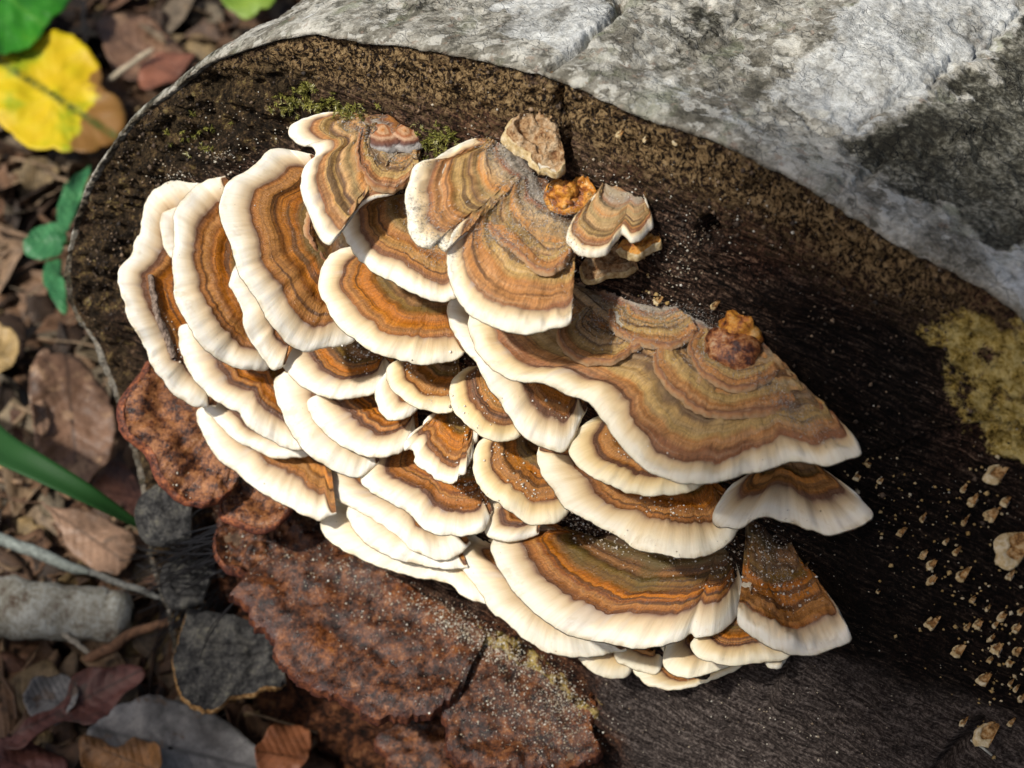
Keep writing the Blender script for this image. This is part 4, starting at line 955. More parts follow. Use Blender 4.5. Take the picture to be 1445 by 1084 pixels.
def moss(label, spots, count, seed):
    rng = np.random.RandomState(seed)
    V_, F_, C_ = [], [], []
    left = 0
    while len(V_) < count:
        if left <= 0:
            x, y, sx, sy = spots[rng.randint(len(spots))]
            P0, n = drop((x + rng.normal(0, .5) * sx, y + rng.normal(0, .5) * sy))
            if P0 is None: continue
            left = rng.randint(14, 30); ax = n + rng.normal(0, .3, 3) + UP * .4; ax /= np.linalg.norm(ax); hgt = rng.uniform(.06, .26); tone0 = rng.uniform(0, .7)
        left -= 1
        P = P0 + ax * hgt * rng.uniform(.0, 1) + rng.normal(0, .012, 3)
        d = ax * .9 + rng.normal(0, .55, 3); d /= np.linalg.norm(d)
        sdir = np.cross(d, rng.normal(0, 1, 3)); sdir /= np.linalg.norm(sdir)
        l = rng.uniform(.05, .11); w = rng.uniform(.008, .015)
        b = np.cross(sdir, d) * rng.uniform(-.05, .05)
        V_.append(np.array([P - sdir * w * .5, P + sdir * w * .5, P + d * l * .55 + sdir * w + b, P + d * l * .55 - sdir * w + b, P + d * l + b * 2.5]))
        k = 5 * (len(V_) - 1)
        F_ += [(k, k + 1, k + 2, k + 3), (k + 3, k + 2, k + 4)]
        C_.append(np.full(5, min(1, tone0 + rng.uniform(0, .35))))
    m = Mat('moss')
    c = m.ramp(m.attr('tone'), [(0, (0.04, 0.04, 0.008)), (.35, (0.14, 0.14, 0.02)), (.75, (0.30, 0.28, 0.06)), (1, (0.48, 0.46, 0.28))])
    o = mesh_obj('moss', np.vstack(V_), F_, m.done(c, .7, None, .3), V_[0][0], None, {'tone': np.concatenate(C_)})
    return tag(o, label, 'moss', None, 'stuff')
moss('yellow green moss tuft on the wood above the topmost bracket', [(405, 150, 24, 14), (428, 142, 30, 16), (490, 156, 36, 14), (432, 126, 16, 8), (462, 148, 24, 12)], 3000, 3)
moss('little olive moss tuft between the two uppermost brackets', [(612, 203, 24, 22), (622, 195, 20, 16)], 1100, 4)
moss('thin olive moss scraps on the rotten shoulder of the log', [(330, 180, 50, 20), (285, 185, 40, 14), (310, 215, 40, 10), (262, 195, 26, 20)], 380, 5)

# grey fuzz on the crowns of the old caps
def fuzz(owner, spots, count, seed):
    rng = np.random.RandomState(seed)
    V_, F_, C_ = [], [], []
    base = np.array(owner.location) / CM
    for _ in range(count):
        x, y, sx, sy, an = spots[rng.randint(len(spots))]
        u, w = rng.normal(0, .5, 2) * (sx, sy); ca, sa = math.cos(math.radians(an)), math.sin(math.radians(an))
        P, n = drop((x + u * ca - w * sa, y + u * sa + w * ca))
        if P is None: continue
        d = n + rng.normal(0, .8, 3); d /= np.linalg.norm(d)
        sd = np.cross(d, rng.normal(0, 1, 3)); sd /= np.linalg.norm(sd)
        l, w_ = rng.uniform(.03, .11), rng.uniform(.005, .010)
        V_.append(np.array([P - sd * w_, P + sd * w_, P + d * l])); k = 3 * (len(V_) - 1); F_.append((k, k + 1, k + 2)); C_.append(np.full(3, rng.rand()))
    o = mesh_obj('fuzz', np.vstack(V_), F_, FUZZ, base, owner, {'tone': np.concatenate(C_)})
    o['kind'] = 'stuff'
FUZZ = grain_material('grey_fuzz', [(0, (.16, .14, .11)), (.5, (.34, .31, .27)), (1, (.55, .53, .50))], .8)
fuzz(BOBJ['B4'], [(735, 285, 50, 40, 40), (770, 300, 40, 40, 30), (700, 215, 30, 16, 30), (750, 265, 50, 20, 30), (800, 330, 26, 60, 0), (690, 330, 60, 20, 20), (720, 330, 70, 40, 30)], 5200, 31)
fuzz(BOBJ['BR'], [(900, 440, 110, 22, 8), (960, 445, 70, 22, 10), (1010, 500, 40, 26, 0), (1080, 540, 70, 24, 42), (1130, 590, 60, 20, 35), (850, 455, 50, 30, 10), (930, 480, 100, 40, 20)], 5200, 32)
fuzz(BOBJ['B1'], [(530, 190, 36, 30, 0), (560, 225, 50, 16, 0), (500, 180, 30, 14, 20)], 1500, 33)
fuzz(BOBJ['B2'], [(590, 300, 50, 30, 30), (610, 350, 40, 30, 40)], 1400, 34)
fuzz(BOBJ['B16'], [(1085, 790, 40, 50, 30), (1110, 820, 40, 30, 30)], 900, 35)

# black rootlets hanging under the rust red brackets
def rootlets():
    rng = np.random.RandomState(8)
    V_, F_ = [], []; k = 0
    for (x, y, dx, dy, cnt) in [(300, 760, -70, 10, 46), (300, 790, -70, 20, 40), (310, 860, -24, 70, 44), (330, 905, -6, 60, 26), (285, 830, -40, 44, 26)]:
        for _ in range(cnt):
            P, n = drop((x + rng.normal(0, 14), y + rng.normal(0, 16)))
            if P is None: continue
            e = on_face([(x + dx * rng.uniform(.5, 1.3) + rng.normal(0, 16), y + dy * rng.uniform(.5, 1.3) + rng.normal(0, 18))])[0] + N * rng.uniform(.1, 1.3)
            mid = (P + e) / 2 + N * rng.uniform(.2, .9) + rng.normal(0, .25, 3)
            t = np.linspace(0, 1, 9)[:, None]
            path = (1 - t) ** 2 * P + 2 * t * (1 - t) * mid + t ** 2 * e
            v, f = tube(path, np.linspace(.035, .012, 9), 4)
            V_.append(v); F_.append(f + k); k += len(v)
    m = Mat('black_rootlet')
    o = mesh_obj('rootlets', np.vstack(V_), np.vstack(F_), m.done((0.008, 0.008, 0.010), .45), V_[0][0])
    tag(o, 'tangle of fine black rootlets below the rust red brackets', 'rootlets', None, 'stuff')
rootlets()

# splinter lying on the outermost bracket
def splinter():
    pts = []
    for p in [(212, 390), (215, 412), (219, 432), (224, 452), (231, 470), (238, 488), (244, 506)]:
        P, n = drop(p); pts.append(P + n * .07)
    pts = spline(pts, .12)
    v, f = tube(pts, .11, 8)
    v = v + (fbm(*(v * 5).T, seed=77, octs=3) * .05)[:, None] * N
    m = Mat('grey_splinter')
    c = m.ramp(m.noise(m.vmath('MULTIPLY', m.pos, (6, 6, 1.2)), 1.6, 4), [(.35, (.06, .04, .03)), (.55, (.22, .16, .12)), (.7, (.36, .29, .24))])
    tag(mesh_obj('wood_splinter', v, f, m.done(c, .8, m.bump(m.noise(m.pos, 9, 3), .8, .1)), pts[0]), 'grey brown wood splinter stuck on the outermost bracket', 'splinter')
splinter()

# grey lobes at the foot of the log
def slate_material():
    m = Mat('weathered_grey_cap')
    n = m.noise(m.pos, 1.6, 6, .68); f = m.noise(m.pos, 9, 4, .7)
    c = m.ramp(m.math('ADD', m.math('MULTIPLY', n, .6), m.math('MULTIPLY', f, .4)), [(.40, (.010, .010, .010)), (.50, (.05, .048, .046)), (.58, (.11, .105, .09)), (.68, (.21, .19, .13))])
    return m.done(c, .8, m.bump(m.math('ADD', n, f), .8, .2), .25)
SLATE = slate_material()
o = make_bracket('bracket_fungus', [(385, 890)], [(262, 860), (248, 890), (243, 920), (244, 944), (249, 970), (263, 995), (284, 1006), (312, 999), (335, 985), (365, 985), (405, 970)], 0, 8, (.7, 1, 0.35), wm=.07, lump=.12, lobe=.3, ragged=2, thick=.2, seed=301, mats=(SLATE, YCAP))
tag(o, 'grey lobed bracket with thin pale yellow rim at the foot of the log', 'fungus', RD)
o = make_bracket('bracket_fungus', [(300, 800)], [(246, 790), (229, 803), (226, 825), (232, 848), (250, 858), (285, 850)], 0, 8, (.4, 1, 0.3), wm=.05, lump=.08, thick=.15, seed=302, mats=(SLATE, SLATE))
tag(o, 'small slate grey bracket half under the black rootlets', 'fungus', RD)
o = make_bracket('bracket_fungus', [(265, 680)], [(215, 690), (196, 705), (190, 730), (200, 760), (225, 770), (270, 760)], 0, 8, (.4, 1, 0.15), wm=.08, lump=.1, thick=.15, seed=303, mats=(SLATE, SLATE))
tag(o, 'dull grey green lobe below the large rust red bracket', 'fungus', RD)

# ------------------------------------------------------------------ forest floor
def ground_z(x, y):
    return GROUND_Z + fbm(x * .06, y * .06, seed=61, octs=3) * .9 + fbm(x * .5, y * .5, seed=62, octs=3) * .25
def build_ground():
    ax = np.r_[-np.geomspace(3000, 75, 14), np.arange(-70, 70.1, .7), np.geomspace(75, 3000, 14)]
    X, Y = np.meshgrid(ax, ax, indexing='ij')
    v = np.stack([X, Y, ground_z(X, Y)], -1).reshape(-1, 3)
    m = Mat('dark_soil')
    n = m.noise(m.pos, 1.2, 6, .7)
    c = m.ramp(n, [(.35, (.008, .006, .005)), (.55, (.03, .02, .014)), (.72, (.085, .058, .04))])
    tag(mesh_obj('ground', v, grid_faces(len(ax), len(ax), flip=False), m.done(c, .9, m.bump(n, .9, .5)), (0, 0, GROUND_Z)), 'dark soil of the forest floor', None, None, 'structure')
build_ground()

def litter_material():
    m = Mat('dead_leaves')
    uv = m.attr('leaf_uv', 'Vector'); u, v, tn = m.sep(uv)[0:3]
    c = m.ramp(tn, [(0, (.035, .020, .011)), (.2, (.11, .060, .033)), (.4, (.24, .135, .070)), (.55, (.18, .085, .048)), (.7, (.33, .22, .125)), (.85, (.17, .14, .10)), (1, (.40, .26, .10))])
    n = m.noise(m.pos, 2.2, 5, .65)
    c = m.mix(1.0, c, m.ramp(n, [(.3, .20), (.55, .66), (.75, .95)]), 'MULTIPLY')
    vein = m.math('ABSOLUTE', m.math('SINE', m.math('MULTIPLY', m.math('ADD', u, m.math('MULTIPLY', m.math('ABSOLUTE', v), .6)), 22.0)))
    c = m.mix(m.ramp(vein, [(0, .4), (.14, 0)]), c, (.05, .03, .02))
    return m.done(c, .6, m.bump(m.math('ADD', n, m.math('MULTIPLY', vein, .25)), .6, .12), .35)
LITTER = litter_material()
def litter():
    rng = np.random.RandomState(19)
    V_, F_, U_ = [], [], []; k = 0
    cols = np.linspace(-1, 1, 5); rows = np.linspace(0, 1, 9)
    gf = grid_faces(9, 5)
    n = 0
    while n < 2700:
        if rng.rand() < .62: p = on_ground([(rng.uniform(-160, 420), rng.uniform(-160, 1200))])[0]; x, y = p[0], p[1]
        else: x, y = rng.uniform(-70, 70), rng.uniform(-60, 70)
        Pt = np.array([x, y, GROUND_Z])
        if Pt @ N < -1 and abs(Pt @ T - 2) < 17: continue
        L = rng.uniform(.8, 3.6) if rng.rand() < .85 else rng.uniform(3, 5); W = L * rng.uniform(.14, .36)
        wv = W * np.sin(math.pi * np.clip(rows, .02, .985) ** .8) ** 1.15 * (1 + .35 * rng.uniform(-1, 1, 9) * (rng.rand() < .7))
        cu, cv = rng.normal(0, .5, 2)
        lx = (rows - .5)[:, None] * L + 0 * cols
        ly = wv[:, None] * cols
        lz = cu * .9 * (rows[:, None] - .5) ** 2 * L * .5 + cv * (cols ** 2) * wv[:, None] * .8 + .10 * fbm(lx * 1.3 + n, ly * 1.3, seed=71, octs=2) * (1 + abs(cu))
        a, b, c_ = rng.uniform(0, 6.28), rng.normal(0, .4), rng.normal(0, .4)
        Rz = np.array([(math.cos(a), -math.sin(a), 0), (math.sin(a), math.cos(a), 0), (0, 0, 1)])
        Rx = np.array([(1, 0, 0), (0, math.cos(b), -math.sin(b)), (0, math.sin(b), math.cos(b))])
        Ry = np.array([(math.cos(c_), 0, math.sin(c_)), (0, 1, 0), (-math.sin(c_), 0, math.cos(c_))])
        q = np.stack([lx, ly, lz], -1).reshape(-1, 3) @ (Rz @ Rx @ Ry).T
        q = q + [x, y, ground_z(x, y) + rng.uniform(.1, 1.3)]
        V_.append(q); F_.append(gf + k); k += len(q); n += 1
        U_.append(np.stack([np.repeat(rows, 5), np.tile(cols, 9), np.full(45, rng.rand())], -1))
    for _ in range(170):
        p = on_ground([(rng.uniform(-160, 420), rng.uniform(-160, 1200))])[0]
        a = rng.uniform(0, 6.28); L = rng.uniform(2, 7)
        d = np.array([math.cos(a), math.sin(a), rng.normal(0, .12)])
        t = np.linspace(-.5, .5, 7)[:, None]
        path = p + [0, 0, rng.uniform(.5, 1.6)] + d * t * L + rng.normal(0, .06, (7, 3))
        v, f = tube(path, rng.uniform(.04, .13), 5)
        V_.append(v); F_.append(f + k); k += len(v)
        U_.append(np.tile([.5, .3, rng.choice([.1, .3, .65, .72])], (len(v), 1)))
    o = mesh_obj('leaf_litter', np.vstack(V_), np.vstack(F_), LITTER, (0, 0, GROUND_Z), None, {'leaf_uv': np.vstack(U_)})
    md = o.modifiers.new('thickness', 'SOLIDIFY'); md.thickness = .0003
    tag(o, 'layer of brown dead leaves and twigs covering the forest floor', 'leaf litter', None, 'stuff')
litter()

def leaf_material(name, stops, veinc, green=0.0, spots=None, vf=16.0, rough=.5):
    m = Mat(name)
    uv = m.attr('leaf_uv', 'Vector'); u, v, r = m.sep(uv)[0:3]
    n = m.noise(m.pos, .55, 4, .6); f = m.noise(m.pos, 4, 4, .65)
    c = m.ramp(m.math('ADD', m.math('MULTIPLY', n, .75), m.math('MULTIPLY', f, .25)), stops)
    vein = m.math('ABSOLUTE', m.math('SINE', m.math('MULTIPLY', m.math('SUBTRACT', u, m.math('MULTIPLY', m.math('ABSOLUTE', v), .7)), vf)))
    c = m.mix(m.ramp(m.noise(m.pos, 9, 4, .7), [(.54, 0), (.66, .5)]), c, tuple(x * .55 for x in veinc))
    c = m.mix(m.ramp(vein, [(0, .5), (.10, 0)]), c, veinc)
    c = m.mix(m.ramp(m.math('ABSOLUTE', v), [(.015, .8), (.05, 0)]), c, veinc)
    if spots: c = m.mix(m.ramp(m.noise(m.pos, 1.3, 4, .6), [(.58, 0), (.64, .85)]), c, spots)
    kw = {}
    return m.done(c, rough, m.bump(m.math('ADD', m.math('MULTIPLY', vein, .5), f), .4, .1), .4, **kw)
def sheet(name, poly, center, z, mat, base=None, parent=None, axis=None, curl=.5, tilt=(0, 0), thick=.035, seed=0, rings=14, rag=3.0):
    R = on_ground([center], z)[0]
    P = np.array([tilt[0], tilt[1], 1.0]); P /= np.linalg.norm(P)
    e = spline(poly, 4, closed=True)
    tt = np.arange(len(e)) * .13
    e = e + ((e - np.array(center)) / (np.linalg.norm(e - np.array(center), axis=1, keepdims=True))) * (fbm(tt * 1.5, seed, seed=83, octs=4) * rag)[:, None]
    E3 = on_plane(e, R, P); C3 = on_plane([center], R, P)[0]
    r = np.linspace(0.03, 1, rings)
    pos = C3 + (E3 - C3)[None] * r[:, None, None]
    fl = pos.reshape(-1, 3)
    size = np.linalg.norm(E3 - C3, axis=1).mean()
    h = curl * (r ** 2)[:, None] * fbm(*((pos / size * .9 + seed).reshape(-1, 3)).T, seed=81 + seed, octs=2).reshape(pos.shape[:2]) * .5 * size ** .5 \
        + .16 * fbm(*(fl * .8).T, seed=82 + seed, octs=4).reshape(pos.shape[:2])
    top = pos + P * h[..., None]; bot = top - P * thick
    n = len(e)
    v = np.vstack([top.reshape(-1, 3), bot[::-1].reshape(-1, 3)])
    f = grid_faces(2 * rings, n, True)
    ax = np.array(axis if axis else ((poly[0][0] - center[0]), (poly[0][1] - center[1])), float); ax /= np.linalg.norm(ax)
    q = (to_px(v) - center) / (np.linalg.norm(e - center, axis=1).mean())
    uv = np.stack([q @ ax, q @ np.array([-ax[1], ax[0]]), np.r_[np.repeat(r, n), np.repeat(r[::-1], n)]], -1)
    if base is None: base = C3
    vn = vert_normals(v, f)
    if (vn[:n * 3] @ P).mean() < 0: f = f[:, ::-1].copy()
    return mesh_obj(name, v, f, mat, base, parent, {'leaf_uv': uv})

YELLOW = leaf_material('yellow_leaf', [(.40, (.10, .20, .010)), (.47, (.26, .28, .008)), (.53, (.56, .42, .006)), (.62, (.58, .36, .006))], (.16, .12, .01), spots=(.16, .075, .03), vf=9)
def yellow_material():
    m = Mat('yellow_mottled_leaf')
    u, v, r = m.sep(m.attr('leaf_uv', 'Vector'))[0:3]
    n = m.noise(m.pos, .42, 3, .5); f = m.noise(m.pos, 5, 4, .65)
    c = m.ramp(m.math('ADD', m.math('MULTIPLY', n, .92), m.math('MULTIPLY', f, .08)), [(.36, (.13, .22, .008)), (.42, (.30, .32, .006)), (.48, (.50, .38, .004)), (.62, (.50, .34, .004))])
    c = m.mix(m.ramp(m.math('ADD', u, m.math('MULTIPLY', m.math('SUBTRACT', n, .5), 1.6)), [(.50, 0), (.60, .95)]), c, (.17, .075, .02))
    streak = m.math('ABSOLUTE', m.math('SUBTRACT', m.math('ADD', v, m.math('MULTIPLY', m.math('SUBTRACT', n, .5), .4)), -.42))
    c = m.mix(m.math('MULTIPLY', m.ramp(streak, [(.08, .95), (.14, 0)]), m.ramp(u, [(.30, 0), (.36, 0), (.40, 0)])), c, (.20, .09, .02))
    vein = m.math('ABSOLUTE', m.math('SINE', m.math('MULTIPLY', m.math('SUBTRACT', u, m.math('MULTIPLY', m.math('ABSOLUTE', v), .7)), 8.0)))
    c = m.mix(m.ramp(vein, [(0, .25), (.08, 0)]), c, (.16, .17, .01))
    c = m.mix(m.math('MULTIPLY', m.ramp(m.math('ABSOLUTE', v), [(.03, .9), (.09, 0)]), m.ramp(f, [(.4, .2), (.55, 1)])), c, (.05, .07, .01))
    return m.done(c, .55, m.bump(m.math('ADD', m.math('MULTIPLY', vein, .6), m.math('MULTIPLY', f, .2)), .25, .1), .3)
YELLOW = yellow_material()
GREEN = leaf_material('green_leaf', [(.35, (.012, .10, .006)), (.6, (.03, .20, .008)), (.75, (.09, .24, .01))], (.06, .22, .02), vf=8, rough=.4)
TEAL = leaf_material('clover_leaf', [(.35, (.02, .11, .04)), (.65, (.055, .20, .07))], (.05, .18, .06), vf=9, rough=.45)
LIME = leaf_material('lime_leaf', [(.35, (.08, .17, .012)), (.65, (.18, .27, .03))], (.15, .25, .04), vf=9)
def brown(name, c, spots=None): return leaf_material(name, [(.34, tuple(x * .35 for x in c)), (.52, c), (.7, tuple(min(x * 1.5, .6) for x in c))], tuple(x * .4 for x in c), spots=spots, vf=12)
PINKB, REDB, GREYB, ORB, TANB, UMB = (brown('pinkish_dead_leaf', (.24, .145, .09), (.10, .06, .035)), brown('red_dead_leaf', (.12, .045, .032), (.05, .03, .02)), brown('grey_dead_leaf', (.17, .165, .155), (.11, .075, .05)),
    brown('orange_dead_leaf', (.30, .14, .045)), brown('ochre_dead_leaf', (.34, .23, .09)), brown('umber_dead_leaf', (.15, .082, .048), (.26, .16, .09)))
def leaf(label, poly, center, z, mat, cat='leaf', group=None, **k):
    return tag(sheet('leaf', poly, center, z, mat, **k), label, cat, group)
G = GROUND_Z
leaf('round yellow leaf with green blotches and a brown streak on the litter', [(-25,110),(-5,85),(30,60),(80,50),(120,65),(142,100),(146,130),(168,142),(180,165),(162,200),(130,216),(90,216),(40,205),(10,180),(-20,150)], (75, 135), G + 3.2, YELLOW, curl=.5, tilt=(.05, -.15), seed=1, axis=(1, .65))
leaf('bright green leaf poking in at the top corner above the yellow leaf', [(-60,-60),(60,-60),(100,-8),(62,40),(36,68),(6,76),(-50,60)], (10, -5), G + 5.0, GREEN, curl=.5, tilt=(.1, -.15), seed=2, axis=(1, .8))
leaf('lime green leaf tip just behind the log', [(300,-40),(400,-50),(392,-5),(372,12),(350,20),(330,14),(312,0)], (350, -18), G + 3.5, LIME, curl=.3, seed=3)
leaf('pinkish brown dead leaf with a hole, under the grass blade tip', [(57,707),(81,721),(124,719),(170,741),(190,760),(184,788),(166,812),(135,799),(99,774),(85,746)], (130, 760), G + 2.2, PINKB, curl=.5, seed=4, axis=(1, .7))
leaf('big slate grey dead leaf in the bottom corner', [(125,1040),(152,1010),(184,990),(220,983),(266,992),(312,1010),(347,1038),(366,1065),(360,1110),(250,1130),(140,1110)], (240, 1055), G + 2.4, GREYB, curl=.6, tilt=(0, -.2), seed=5, axis=(1, .25))
leaf('crumpled orange brown dead leaf lying on the slate grey one', [(112,1045),(135,1033),(160,1046),(190,1034),(215,1048),(232,1068),(220,1090),(170,1100),(120,1090)], (170, 1068), G + 3.2, ORB, curl=1.6, tilt=(0, -.2), seed=6)
leaf('dark red lobed dead leaf beside the slate grey one', [(98,950),(120,942),(145,952),(175,945),(200,955),(206,968),(180,985),(160,1002),(136,1024),(90,1022),(60,1040),(30,1060),(5,1050),(50,1010),(85,985)], (115, 988), G + 2.4, REDB, curl=.8, seed=7, axis=(1, -.5))
leaf('broad folded brown leaf leaning against the log, above the grass blade', [(45,520),(75,498),(118,508),(150,555),(160,615),(142,668),(100,694),(62,650),(42,580)], (102, 595), G + 3.4, UMB, curl=1.2, tilt=(.25, -.2), seed=8, axis=(.1, 1))
leaf('long curled tan leaf beside the broad folded brown one', [(52,490),(72,484),(78,540),(70,600),(52,625),(44,580),(48,530)], (62, 550), G + 4.0, PINKB, curl=1.4, tilt=(.3, 0), seed=9, axis=(0, 1))
leaf('ochre dead leaf at the picture edge below the clover', [(-30,470),(5,462),(26,480),(24,510),(8,530),(-30,525)], (0, 497), G + 2.5, TANB, curl=.7, seed=10)
leaf('russet dead leaf pressed behind the grass blade', [(128,690),(160,655),(190,665),(205,700),(196,735),(160,725)], (168, 697), G + 2.0, brown('russet_dead_leaf', (.20, .085, .05)), curl=.8, seed=11)
leaf('dusky brown dead leaf between twig and yellow leaf', [(140,40),(190,25),(240,45),(262,85),(235,120),(195,125),(160,95)], (200, 75), G + 1.8, UMB, curl=.8, seed=12)
leaf('rust coloured dead leaf close to the log shoulder', [(205,85),(250,70),(275,80),(250,110),(215,130),(196,118)], (236, 100), G + 2.6, brown('rust_dead_leaf', (.18, .07, .04)), curl=.6, seed=13)
leaf('grey brown dead leaf in the dark below the birch stick', [(38,985),(60,955),(100,960),(110,1000),(80,1025),(50,1020)], (74, 990), G + 2.0, GREYB, curl=1.0, seed=14)
leaf('purplish dead leaf along the bottom edge', [(-20,1060),(20,1040),(80,1055),(100,1090),(60,1130),(-20,1120)], (40, 1085), G + 2.2, REDB, curl=.7, seed=15)
leaf('red orange dead leaf under the log foot at the bottom', [(362,1060),(385,1030),(420,1018),(440,1035),(432,1075),(400,1110),(365,1110)], (400, 1066), G + 2.4, brown('red_orange_leaf', (.26, .095, .04)), curl=.9, seed=16)

# clover-like seedling
sx, sy = 90, 350
cb = on_ground([(95, 345)], G + .5)[0]
clover = tag(empty('seedling', cb), 'small seedling with three blue green leaflets close to the log', 'plant')
for j, (poly, c, z, tl) in enumerate([([(128,228),(112,245),(95,265),(83,290),(83,314),(91,328),(102,310),(112,282),(124,255)], (102, 280), G + 4.2, (.2, 0)),
        ([(90,318),(70,312),(46,327),(33,345),(42,360),(62,367),(82,360),(92,340)], (62, 340), G + 4.0, (0, -.2)),
        ([(86,366),(66,370),(61,395),(72,420),(92,438),(93,410),(88,385)], (78, 400), G + 3.8, (.2, .1))]):
    sheet('leaflet', poly, c, z, TEAL, cb, clover, curl=.4, tilt=tl, seed=30 + j, axis=(c[0] - 90, c[1] - 340) if j else (.3, -1))
tip = on_ground([(90, 345)], G + 4.0)[0]
v, f = tube(spline([cb, (cb + tip) / 2 + [.3, .2, 0], tip], .4), .08, 6)
mesh_obj('stem', v, f, GREEN, cb, clover)
# leafy weed stem behind it
# grass blade
def grass_blade():
    pts = [(-140, 560, 2.0), (-60, 592, 6.5), (0, 634, 8.5), (50, 660, 9.0), (120, 697, 8.5), (180, 732, 7.2), (207, 749, 6.4)]
    c = spline(np.array([on_ground([(a, b)], G + z)[0] for a, b, z in pts]), .35)
    n = len(c); tg = np.gradient(c, axis=0); tg /= np.linalg.norm(tg, axis=1, keepdims=True)
    sd = np.cross(tg, UP + .35 * FWD * -1); sd /= np.linalg.norm(sd, axis=1, keepdims=True)
    nn = np.cross(sd, tg)
    w = .72 * np.clip(np.linspace(2.2, 0, n), 0, 1) ** .6
    cols = np.linspace(-1, 1, 7)
    top = c[:, None] + sd[:, None] * (w[:, None] * cols)[..., None] + nn[:, None] * (np.abs(cols)[None] * w[:, None] * .28)[..., None]
    bot = top - nn[:, None] * .03
    ring = np.concatenate([top, bot[:, ::-1]], 1)
    m = Mat('grass_blade')
    u = m.sep(m.attr('leaf_uv', 'Vector'))[0]
    col = m.ramp(m.math('FRACT', m.math('MULTIPLY', u, 7.0)), [(0, (.008, .040, .008)), (.5, (.016, .070, .012)), (1, (.008, .040, .008))])
    uv = np.tile(np.r_[cols, cols[::-1]], n)
    o = mesh_obj('grass_blade', ring.reshape(-1, 3), grid_faces(n, 14, True), m.done(col, .65, None, .25), c[0], None, {'leaf_uv': np.stack([uv, uv * 0, uv * 0], -1)})
    tag(o, 'dark green grass blade slanting in from the picture edge', 'grass blade')
grass_blade()

# sticks
def stick(name, label, a, b, za, zb, rad, mat, sides=20, seed=0, taper=.7, wob=.12, seg=50):
    A, B = on_ground([a], za)[0], on_ground([b], zb)[0]
    t = np.linspace(0, 1, seg)[:, None]
    path = A + (B - A) * t + np.stack([fbm(t[:, 0] * 4, seed + .5, seed=90 + k, octs=2) for k in range(3)], -1) * wob
    r = rad * (1 - (1 - taper) * t[:, 0])
    r[-3:] *= [.92, .7, .35]; r[:2] *= [.3, .9]
    v, f = tube(path, r, sides)
    ctr = np.repeat(path, sides, 0); d = v - ctr
    v = ctr + d * (1 + .10 * fbm(*(v * 1.3).T, seed=95 + seed, octs=3))[:, None]
    return tag(mesh_obj(name, v, f, mat, path.mean(0)), label, 'stick')
def birch():
    m = Mat('birch_bark')
    n = m.noise(m.pos, 1.1, 5, .65); f = m.noise(m.pos, 6, 4, .7)
    c = m.ramp(m.math('ADD', m.math('MULTIPLY', n, .6), m.math('MULTIPLY', f, .4)), [(.36, (.10, .06, .035)), (.46, (.28, .26, .20)), (.58, (.48, .48, .42)), (.7, (.60, .62, .56))])
    c = m.mix(m.ramp(m.noise(m.vmath('MULTIPLY', m.pos, (5, 1, 1)), 1.2, 3), [(.6, 0), (.7, .7)]), c, (.14, .09, .06))
    return m.done(c, .8, m.bump(m.math('ADD', n, f), .7, .2))
def twig_mat(name, c): 
    m = Mat(name); n = m.noise(m.pos, 5, 4)
    return m.done(m.ramp(n, [(.35, tuple(x * .5 for x in c)), (.65, c)]), .8, m.bump(n, .6, .1))
stick('birch_stick', 'thick whitish birch stick with broken end at the picture edge', (-60, 852), (186, 872), G + 2.6, G + 2.4, 1.18, birch(), taper=.8, seed=1)
stick('twig', 'short pale straw twig behind the log shoulder', (152, 114), (217, 70), G + 2.6, G + 3.2, .17, twig_mat('straw_twig', (.48, .40, .28)), 10, 2, .9, .04, 16)
stick('twig', 'grey green twig running beneath the birch stick', (-30, 748), (125, 812), G + 2.8, G + 2.0, .26, twig_mat('grey_twig', (.26, .29, .26)), 10, 3, .8, .1, 26)
stick('twig', 'thin grey twig lying towards the slate bracket', (105, 800), (228, 848), G + 1.9, G + 2.0, .16, twig_mat('thin_twig', (.20, .20, .18)), 8, 4, .7, .1, 20)
stick('twig', 'bent rusty stalk below the birch stick end', (120, 930), (246, 872), G + 2.4, G + 3.0, .22, twig_mat('rusty_stalk', (.20, .10, .05)), 8, 5, .8, .15, 20)
stick('twig', 'pale broken straw crossing the litter under the birch stick', (85, 890), (130, 925), G + 2.6, G + 2.2, .13, twig_mat('pale_straw', (.40, .36, .28)), 8, 6, .8, .05, 12)
stick('twig', 'dull brown stalk upright behind the yellow leaf', (118, 0), (120, 60), G + 2.6, G + 2.2, .14, twig_mat('dull_stalk', (.20, .16, .12)), 8, 7, .9, .05, 14)
# pale needle on the wood
nd = [drop(p)[0] for p in ((1372, 1043), (1386, 1052), (1401, 1064))]
if all(x is not None for x in nd):
    v, f = tube(spline(np.array(nd) + N * .06, .08), .035, 6)
    tag(mesh_obj('needle', v, f, twig_mat('pale_needle', (.55, .55, .48)), nd[0]), 'pale thin needle stuck to the dark wood by the ridged young bracket', 'needle')

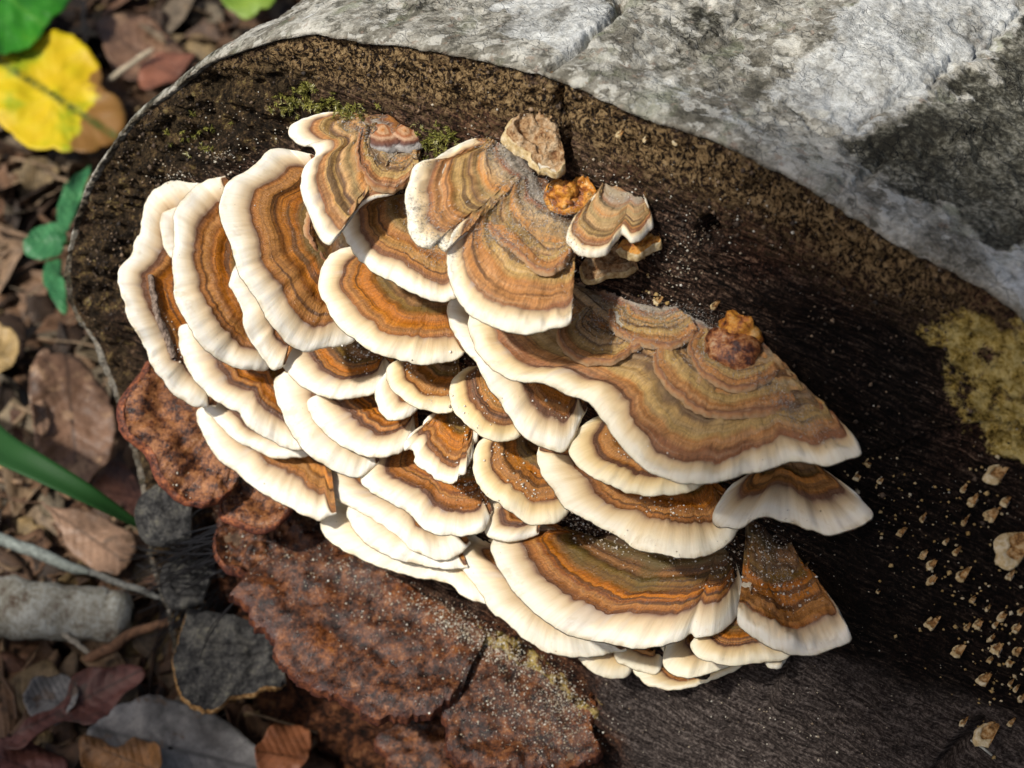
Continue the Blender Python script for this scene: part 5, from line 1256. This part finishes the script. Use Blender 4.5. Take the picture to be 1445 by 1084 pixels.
# ------------------------------------------------------------------ unseen young tree added so its leaves shade the log's right and some litter
def shade_sapling():
    base = np.array([-110.0, -95.0, G])
    o = tag(empty('shade_sapling', base), 'unseen thin leafy young tree, added to shade part of the log', 'added shade tree')
    rng = np.random.RandomState(44)
    bark = twig_mat('shade_sapling_bark', (.16, .12, .08))
    tops = []
    def shade(px, far, size, on='face'):
        P = (on_face([px]) if on == 'face' else on_ground([px], G + 2))[0]
        c = P + SUN_DIR * far
        a = rng.uniform(0, 6.28)
        e1 = np.array([math.cos(a), math.sin(a), rng.normal(0, .2)]); e1 /= np.linalg.norm(e1)
        e2 = np.cross(UP + rng.normal(0, .25, 3), e1); e2 /= np.linalg.norm(e2)
        rows = np.linspace(0, 1, 9); cols = np.linspace(-1, 1, 5)
        w = size * .36 * np.sin(math.pi * np.clip(rows, .03, .98) ** .85)
        q = c + e1 * ((rows - .5) * size)[:, None, None] + e2 * (w[:, None] * cols)[..., None] + UP * (-.12 * size * (rows[:, None] - .4) ** 2 + .1 * np.abs(cols) * w[:, None])[..., None]
        v = q.reshape(-1, 3)
        uv = np.stack([np.repeat(rows, 5) * 3, np.tile(cols, 9), np.zeros(45)], -1)
        lf = mesh_obj('leaf', v, grid_faces(9, 5), GREEN, base, o, {'leaf_uv': uv})
        md = lf.modifiers.new('thickness', 'SOLIDIFY'); md.thickness = .0003
        tops.append(c - e1 * size * .5)
    for s in SHADE: shade(*s)
    hub = np.mean(tops, 0)
    trunk = spline([base, base + [4, 2, 30], base * .55 + hub * .45 + [0, 0, 12], hub + [-4, 0, 3]], 2)
    v, f = tube(trunk, np.linspace(.9, .35, len(trunk)), 10)
    mesh_obj('trunk', v, f, bark, base, o)
    for tpt in tops:
        st = trunk[np.argmin(np.linalg.norm(trunk - (tpt * .5 + hub * .5 - [0, 0, 4]), axis=1))]
        pth = spline([st, (st + tpt) / 2 + [0, 0, 2], tpt], 1.5)
        v, f = tube(pth, np.linspace(.22, .1, len(pth)), 6)
        mesh_obj('branch', v, f, bark, base, o)
SHADE = [((1290, 450), 118, 13), ((1220, 370), 124, 8), ((1320, 610), 115, 14), ((1430, 500), 120, 14), ((1300, 790), 110, 13), ((1430, 720), 122, 15),
         ((1310, 960), 116, 13), ((1440, 930), 112, 15), ((1400, 1080), 120, 13),
         ((60, 1000), 120, 16, 'ground'), ((180, 980), 126, 14, 'ground'), ((300, 1080), 122, 14, 'ground')]
shade_sapling()
